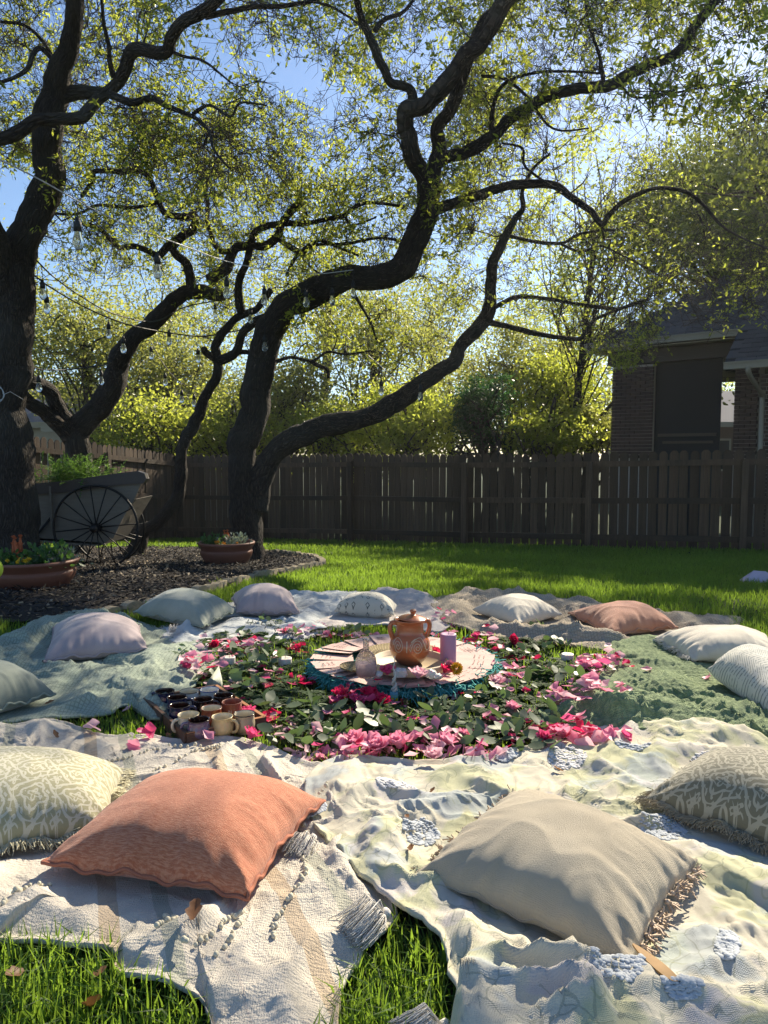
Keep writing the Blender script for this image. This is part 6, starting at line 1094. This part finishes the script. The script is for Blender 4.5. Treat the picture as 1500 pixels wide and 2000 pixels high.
def cart():
    d0 = 7.3; root = thing('garden_cart', 'old flower cart with large iron spoked wheel beside the left oak', 'cart', (pt(187, 1035, d0)[0], d0, float(gz(d0)))); GRY = NB('aged_grey_boards'); v = GRY.uv(src='Object', scale=(2, 2, 14)); n = GRY.noise(v, 3, 5, .6); gm = GRY.fin(GRY.mix(n.outputs[0], (.12, .10, .08), (.20, .175, .14)), .75, GRY.bump(n, .3, .01))
    def slabpoly(name, P, d, th, mat):
        A = np.array([pt(x, y, d) for x, y in P]); n = len(A); Bk = A+[0, th, 0]; return mk(name, np.vstack([A, Bk]), [np.array([[i, (i+1) % n, (i+1) % n+n, i+n] for i in range(n)]), np.array([list(range(n))[::-1]]), np.array([[i+n for i in range(n)]])], mat, root, smooth=False)
    for dd, k in ((d0+.12, 0), (d0+.85, 1)):
        slabpoly('side_panel', [(40, 958), (276, 942), (262, 975), (240, 1012), (222, 1050), (196, 1066), (160, 1066), (100, 1060), (40, 1052)], dd, .03, gm)
        slabpoly('top_rail', [(20, 948), (120, 940), (225, 925), (268, 920), (282, 925), (286, 935), (280, 944), (225, 948), (120, 962), (20, 970)], dd-.03, .10, plain('dark_brown_rail', (.05, .035, .03), .5))
    A = pt(262, 975, d0+.15); B = pt(198, 1064, d0+.12); V = np.array([A, A+[-.05, .7, 0], B+[0, .7, 0], B]); mk('end_panel', np.vstack([V, V+[.02, 0, .0]]), [np.array([[0, 1, 2, 3], [7, 6, 5, 4], [0, 4, 5, 1], [1, 5, 6, 2], [2, 6, 7, 3], [3, 7, 4, 0]])], gm, root, smooth=False)
    A = pt(40, 1052, d0+.12); V = np.array([A, B, B+[0, .75, 0], A+[0, .75, 0]]); mk('floor_panel', np.vstack([V, V+[0, 0, .02]]), [np.array([[0, 1, 2, 3], [7, 6, 5, 4], [0, 4, 5, 1], [1, 5, 6, 2], [2, 6, 7, 3], [3, 7, 4, 0]])], gm, root, smooth=False)
    MB().box(pt(100, 990, d0+.1), (.02, .03, .42)).mk('batten', gm, root, smooth=False)
    def wheel(px, py, d, R, lean=0.):
        c = pt(px, py, d); c[2] = float(gz(d))+R+.0; t = np.linspace(0, 2*PI, 57); w = MB(); Q = np.stack([c[0]+R*np.cos(t), c[1]+0*t, c[2]+R*np.sin(t)], -1); V, F, uv = tube(Q, .013, 8, False); wh = mk('wheel', *(V, F), IRON, root)
        V, F, uv = lathe([(0, -.08), (.035, -.08), (.045, -.04), (.05, 0), (.045, .04), (.035, .08), (0, .08)], 20); mk('hub', V@rotx(PI/2).T+c, F, IRON, wh)
        for k in range(16):
            a = 2*PI*k/16+.1; V, F, uv = tube([c+np.array([.03*math.cos(a), -.02*(k % 2*2-1), .03*math.sin(a)]), c+np.array([(R-.01)*math.cos(a), 0, (R-.01)*math.sin(a)])], .0065, 6); mk('spoke', V, F, IRON, wh)
        return c
    a = wheel(187, 1035, d0, .425); b = wheel(212, 1035, d0+1.0, .41); V, F, uv = tube([a-[0, .05, 0], b+[0, .05, 0]], .016, 8); mk('axle', V, F, IRON, root)
    V, F, uv = tube([pt(100, 1010, d0+.1), pt(60, 1060, d0+.1), pt(30, 1090, d0+.1)], .012, 6); mk('stand', V, F, IRON, root)
    c = pt(140, 935, d0+.5); 
    fr = thing('fern', 'bushy green fern growing out of the old cart', 'fern', (c[0], c[1], c[2]-.1)); mb = MB()
    for f in range(210):
        a = random.random()*2*PI; el = random.uniform(.5, 1.5); L = random.uniform(.3, .58); t = np.linspace(0, 1, 10); o_ = c+[random.gauss(0, .18), random.gauss(0, .14), -.08]; Q = np.stack([o_[0]+t*L*math.cos(a)*math.cos(el), o_[1]+t*L*math.sin(a)*math.cos(el), o_[2]+L*(math.sin(el)*t*1.1-.45*t*t)], -1)
        n = 22; s = np.linspace(.1, 1, n); P = np.stack([np.interp(s, t, Q[:, k]) for k in range(3)], -1); d = unit(Q[-1]-Q[0]); sd = np.cross(d, [0, 0, 1.])
        for sg in (1, -1): V, F, tt = leaves(P, sd*sg+d*.4+RNG.normal(0, .15, (n, 3)), RNG.normal(0, .3, (n, 3))+[0, 0, 1], .042*np.sin(PI*(.12+.82*s)), .012, np.clip(RNG.normal(.5, .25, n), 0, 1), .1, 4); mb.add(V, F, tint=tt)
    tag(mb.mk('fronds', leafmat('fern_frond', (.02, .06, .015), (.07, .15, .03), (.22, .40, .06), .45, .5), fr, smooth=False), kind='stuff')
    mb = MB()
    for k in range(14): # trailing vine
        q = pt(158+random.gauss(0, 1), 940+k*2.2, d0+.03); V, F, t = leaves(np.array([q]), rdir(1, -.5), rdir(1), .03, .02, np.array([random.random()])); mb.add(V, F, tint=t)
    mb.mk('trailing_vine', LFG, fr, smooth=False)
cart()
for i, (px, py, lab) in enumerate([(1215, 1, '')][:0]): pass
def scrub():
    for (px, py, lab) in [(590, 1085, 'yellow-green weed sprouting at the mulch point by the lawn'), (424, 1152, 'pale green weed sprouting between the edging stones'), (315, 1078, 'small bright seedling in the mulch behind the cart wheel'), (275, 1090, 'tiny green seedling in the mulch by the cart wheel')]:
        p = atg(px, py); tuftplant('weed', lab, (p[0], p[1], p[2]+.02), .06, 60, leafmat('weed_leaf', (.10, .14, .03), (.25, .30, .07), (.4, .5, .08), .5), (.02, .04), (.008, .014), .8)
scrub()
# ---------------- string lights ----------------
CORD = plain('black_cord', (.015, .015, .015), .6); CORDW = plain('pale_cord', (.42, .44, .46), .5); GL = NB('clear_bulb_glass'); GL.fin((.9, .92, .9), .03, None, IOR=1.3, Transmission_Weight=.9); GLM = GL.m; FIL = plain('filament', (.35, .2, .08), .4)
so_ = lathe([(0, .045), (.008, .045), (.010, .03), (.0165, .024), (.0165, -.012), (0, -.012)], 14); SOC = mesh('socket', so_[0], so_[1], CORD)
bu = lathe(catmull(np.array([(0.0, -.088), (.012, -.085), (.0215, -.068), (.0225, -.052), (.017, -.032), (.0125, -.016), (.012, -.010)]), 3), 16); BUL = mesh('bulb', bu[0], bu[1], GLM); fi = tube([(-.004, 0, -.014), (-.006, 0, -.05), (0, 0, -.035), (.006, 0, -.05), (.004, 0, -.014)], .0008, 4); FI = mesh('filament', fi[0], fi[1], FIL)
def strand(label, P, bulbs, mat=CORD, r=.005, drop=.10, extra=None):
    C = catmull(np.array([pt(*p) for p in P]), 8); root = thing('string_lights', label, 'string lights', C[len(C)//2], 'cafe lights strung between the oaks'); V, F, uv = tube(C, r, 6); mk('cord', V, F, mat, root, uv=uv)
    px = 750+FPX*C[:, 0]/C[:, 1]
    for bx, by in bulbs:
        i = int(np.argmin(abs(px-bx))); q = C[i]; z = pt(bx, by, q[1])[2]; top = z+.045
        if q[2]-top > .0: V, F, uv = tube([q, (q+[q[0], q[1], top])/2*[1, 1, 1] if False else q*.5+np.array([q[0]+.004, q[1], top])*.5, (q[0], q[1], top)], .0028, 5); mk('lead', V, F, CORD, root)
        loc = np.array([q[0], q[1], z])-ORG[root]
        for nm, me in (('socket', SOC), ('bulb', BUL), ('filament', FI)):
            o = link(nm, me, root); o.location = loc; o.scale = (1.35,)*3
strand('pale cord with hanging bulbs crossing from the upper left to the large oak', [(-60, 285, 3.2), (0, 312, 3.5), (80, 352, 3.9), (160, 397, 4.3), (240, 436, 4.8), (315, 464, 5.3), (380, 488, 5.8), (435, 508, 6.3), (490, 521, 6.9), (560, 530, 7.3), (620, 535, 7.5), (690, 527, 7.6)], [(163, 446), (319, 511), (446, 556), (524, 572), (601, 577), (650, 574), (697, 560)], CORDW, .0042)
strand('black cord of bulbs sagging from the left oak to the crooked limb, upper of two', [(60, 495, 6.6), (100, 537, 6.9), (160, 580, 7.3), (220, 612, 7.8), (300, 628, 8.6), (360, 600, 9.2), (420, 588, 9.2)], [(99, 560), (221, 640), (424, 602)], r=.007)
strand('black cord of bulbs sagging from the left oak, lower of two', [(20, 500, 6.6), (70, 540, 6.8), (100, 562, 6.9), (170, 602, 7.3), (250, 634, 7.8), (330, 650, 8.5), (393, 657, 9), (440, 650, 9.05), (470, 645, 9.1)], [(103, 588), (253, 668), (337, 655), (394, 690)], r=.008)
strand('short cord of bulbs low behind the left oak trunk', [(55, 714, 7.6), (84, 722, 7.8), (130, 722, 8.2), (180, 716, 8.6), (205, 712, 9.0), (225, 702, 9.3)], [(85, 744), (205, 733)], r=.007)
strand('cord of bulbs dropping from the large oak to the long low limb', [(628, 600, 8.2), (660, 640, 8.2), (700, 678, 8.2), (740, 712, 8.2), (772, 742, 8.2)], [(676, 692), (745, 752)], CORDW, .005)
strand('thin cord of bulbs behind the crooked limb at left', [(295, 668, 10.2), (322, 715, 10.2), (350, 745, 10.2), (385, 762, 10.2)], [(289, 685), (326, 737), (357, 770), (381, 778)], r=.005)
for lab, px, py, d, top in [('single clear bulb hanging in front of the large oak trunk', 517, 665, 8.0, 635), ('single clear bulb hanging under the long low limb', 821, 762, 7.8, 745), ('single bulb hanging over the slender oak fork', 489, 612, 8.6, 595)]:
    q = pt(px, py, d); root = thing('hanging_bulb', lab, 'bulb', q)
    for nm, me in (('socket', SOC), ('bulb', BUL), ('filament', FI)): link(nm, me, root).scale = (1.35,)*3
    V, F, uv = tube([q+[0, 0, .04], pt(px, top-30, d+.1)], .003, 5); mk('lead', V, F, CORD, root)
# coiled wire on the left trunk
t = np.linspace(0, 6*PI, 60); q = pt(-4, 770, 6.4); Q = np.stack([q[0]+.045*np.cos(t)+.004*t/6, q[1]+0*t, q[2]+.075*np.sin(t)*(1-.02*t)], -1); Q = np.vstack([Q, [pt(20, 765, 6.45), pt(45, 780, 6.5)]]); V, F, uv = tube(Q, .003, 5); tag(mk('wire_coil', V, F, CORDW, loc=q), 'loose coil of pale wire hanging on the left oak trunk', 'wire')
# ---------------- small finds ----------------
DRY = leafmat('dry_leaf', (.14, .06, .025), (.28, .14, .06), (.4, .18, .05), .25, .6)
def dryleaf(label, px, py, s=1., lift=.012, cat='leaf'):
    p = at(px, py, .02); z = zblk(p[0], p[1])+lift; rg = random.Random(px); V = []
    for i in range(7):
        t = i/6; w = math.sin(PI*(.05+.9*t))**.8*.3*(1+.25*math.sin(t*14))
        for u in (-1, 0, 1): V.append((t*1.0-.5, u*w, .22*abs(u)*w*2+.3*(t-.5)**2))
    g_ = np.array([i*3+j for i in range(6) for j in range(2)]); me = mesh('dry_leaf', np.array(V)*.055*s, np.stack([g_, g_+3, g_+4, g_+1], -1), DRY, tint=np.full(21, rg.random())); o = link('dry_leaf', me, loc=(p[0], p[1], z)); o.rotation_euler = (rg.gauss(0, .4), rg.gauss(0, .4), rg.random()*6.3); tag(o, label, cat, 'dry brown oak leaves lying about')
dryleaf('curled brown leaf standing on the cream blanket below the coral cushion', 382, 1850, .9, .03); dryleaf('dark brown leaf at the left corner of the cream linen cushion', 803, 1697, .5); dryleaf('orange-brown leaf in the grass at the bottom left', 182, 1985, .9, .03); dryleaf('tan leaf in the grass at the bottom left edge', 28, 1925, .7, .03); dryleaf('brown leaf in the grass beside the cream blanket front edge', 195, 1925, .6, .03)
dryleaf('dark brown leaf on the sage blanket', 98, 1391, .6); dryleaf('tiny brown leaf on the floral blanket left of centre', 845, 1578, .4); dryleaf('brown leaf scrap on the floral blanket beyond the linen cushion', 1090, 1515, .6); dryleaf('brown scrap at the back edge of the cream blanket', 108, 1443, .6); dryleaf('small brown leaf on the floral blanket fold', 795, 1630, .35); dryleaf('dry leaf in the grass right of the mug tray', 330, 1440, .5)
def bag():
    c = at(1482, 1142, 0); c = atg(1482, 1140); A = np.array([[-.12, 0, .01], [.17, -.02, .01], [.2, .1, .01], [-.1, .12, .01], [-.02, .05, .10], [.07, .03, .095], [.12, .06, .055]]); V = A+c
    o = mk('paper_bag', V, [np.array([[0, 1, 5], [0, 5, 4], [0, 4, 3], [3, 4, 2], [4, 5, 2], [5, 6, 2], [5, 1, 6], [1, 2, 6]])], plain('lilac_white_paper', (.50, .42, .52), .7, .12, 15), loc=c, smooth=False); tag(o, 'crumpled lilac and white paper bag on the shaded lawn at the right edge', 'bag')
bag()
b = NB('yellow_felt'); BALL = b.fin((.62, .72, .06), .9, b.bump(b.noise(None, 200, 3), .3, .003)); q = pt(-21, 1112, 4.3); q[2] = max(q[2], .2); V, F, uv = lathe([(.075*math.sin(t), -.075*math.cos(t)) for t in np.linspace(0, PI, 16)], 28, q); bl = thing('balloon', 'small yellow-green balloon peeking in at the left edge', 'balloon', (q[0], q[1], .01)); mk('skin', V, F, BALL, bl)
V, F, uv = tube([(q[0], q[1], q[2]-.07), (q[0]+.01, q[1], q[2]*.5), (q[0], q[1], .01)], .002, 5); mk('stick', V, F, YARNW, bl)

# labels: things that still read alike are told apart by their order from the left
_g = {}
for o in list(S.objects):
    if o.parent is None and o.get('label') and ', toward ' in o['label']: _g.setdefault(o['label'].split(', toward ')[0], []).append(o)
while len(ORD) < 100: ORD.append(ORD[len(ORD)-60+0] if False else 'later')
for k, v in _g.items():
    if len(v) > 1 and len({o['label'] for o in v}) < len(v):
        for i, o in enumerate(sorted(v, key=lambda o: o.location.x/max(o.location.y, .1))): o['label'] = k+', '+ORD[i]+' from the left'
def haze():  # added volume, stands in for lens glare toward the sun and lifts the distance
    m = bpy.data.materials.new('air'); m.use_nodes = True; t = m.node_tree; t.nodes.clear(); o = t.nodes.new('ShaderNodeOutputMaterial'); v = t.nodes.new('ShaderNodeVolumePrincipled')
    v.inputs['Density'].default_value = .0008; v.inputs['Color'].default_value = (.95, .95, .93, 1); v.inputs['Anisotropy'].default_value = .55; t.links.new(v.outputs[0], o.inputs['Volume'])
    mb = MB().box((0, 20, 8.5), (90, 90, 22)); h = mb.mk('haze', m, smooth=False); tag(h, kind='stuff', label='thin haze volume added over the garden for sun glare and paler distance', cat='haze')
haze()
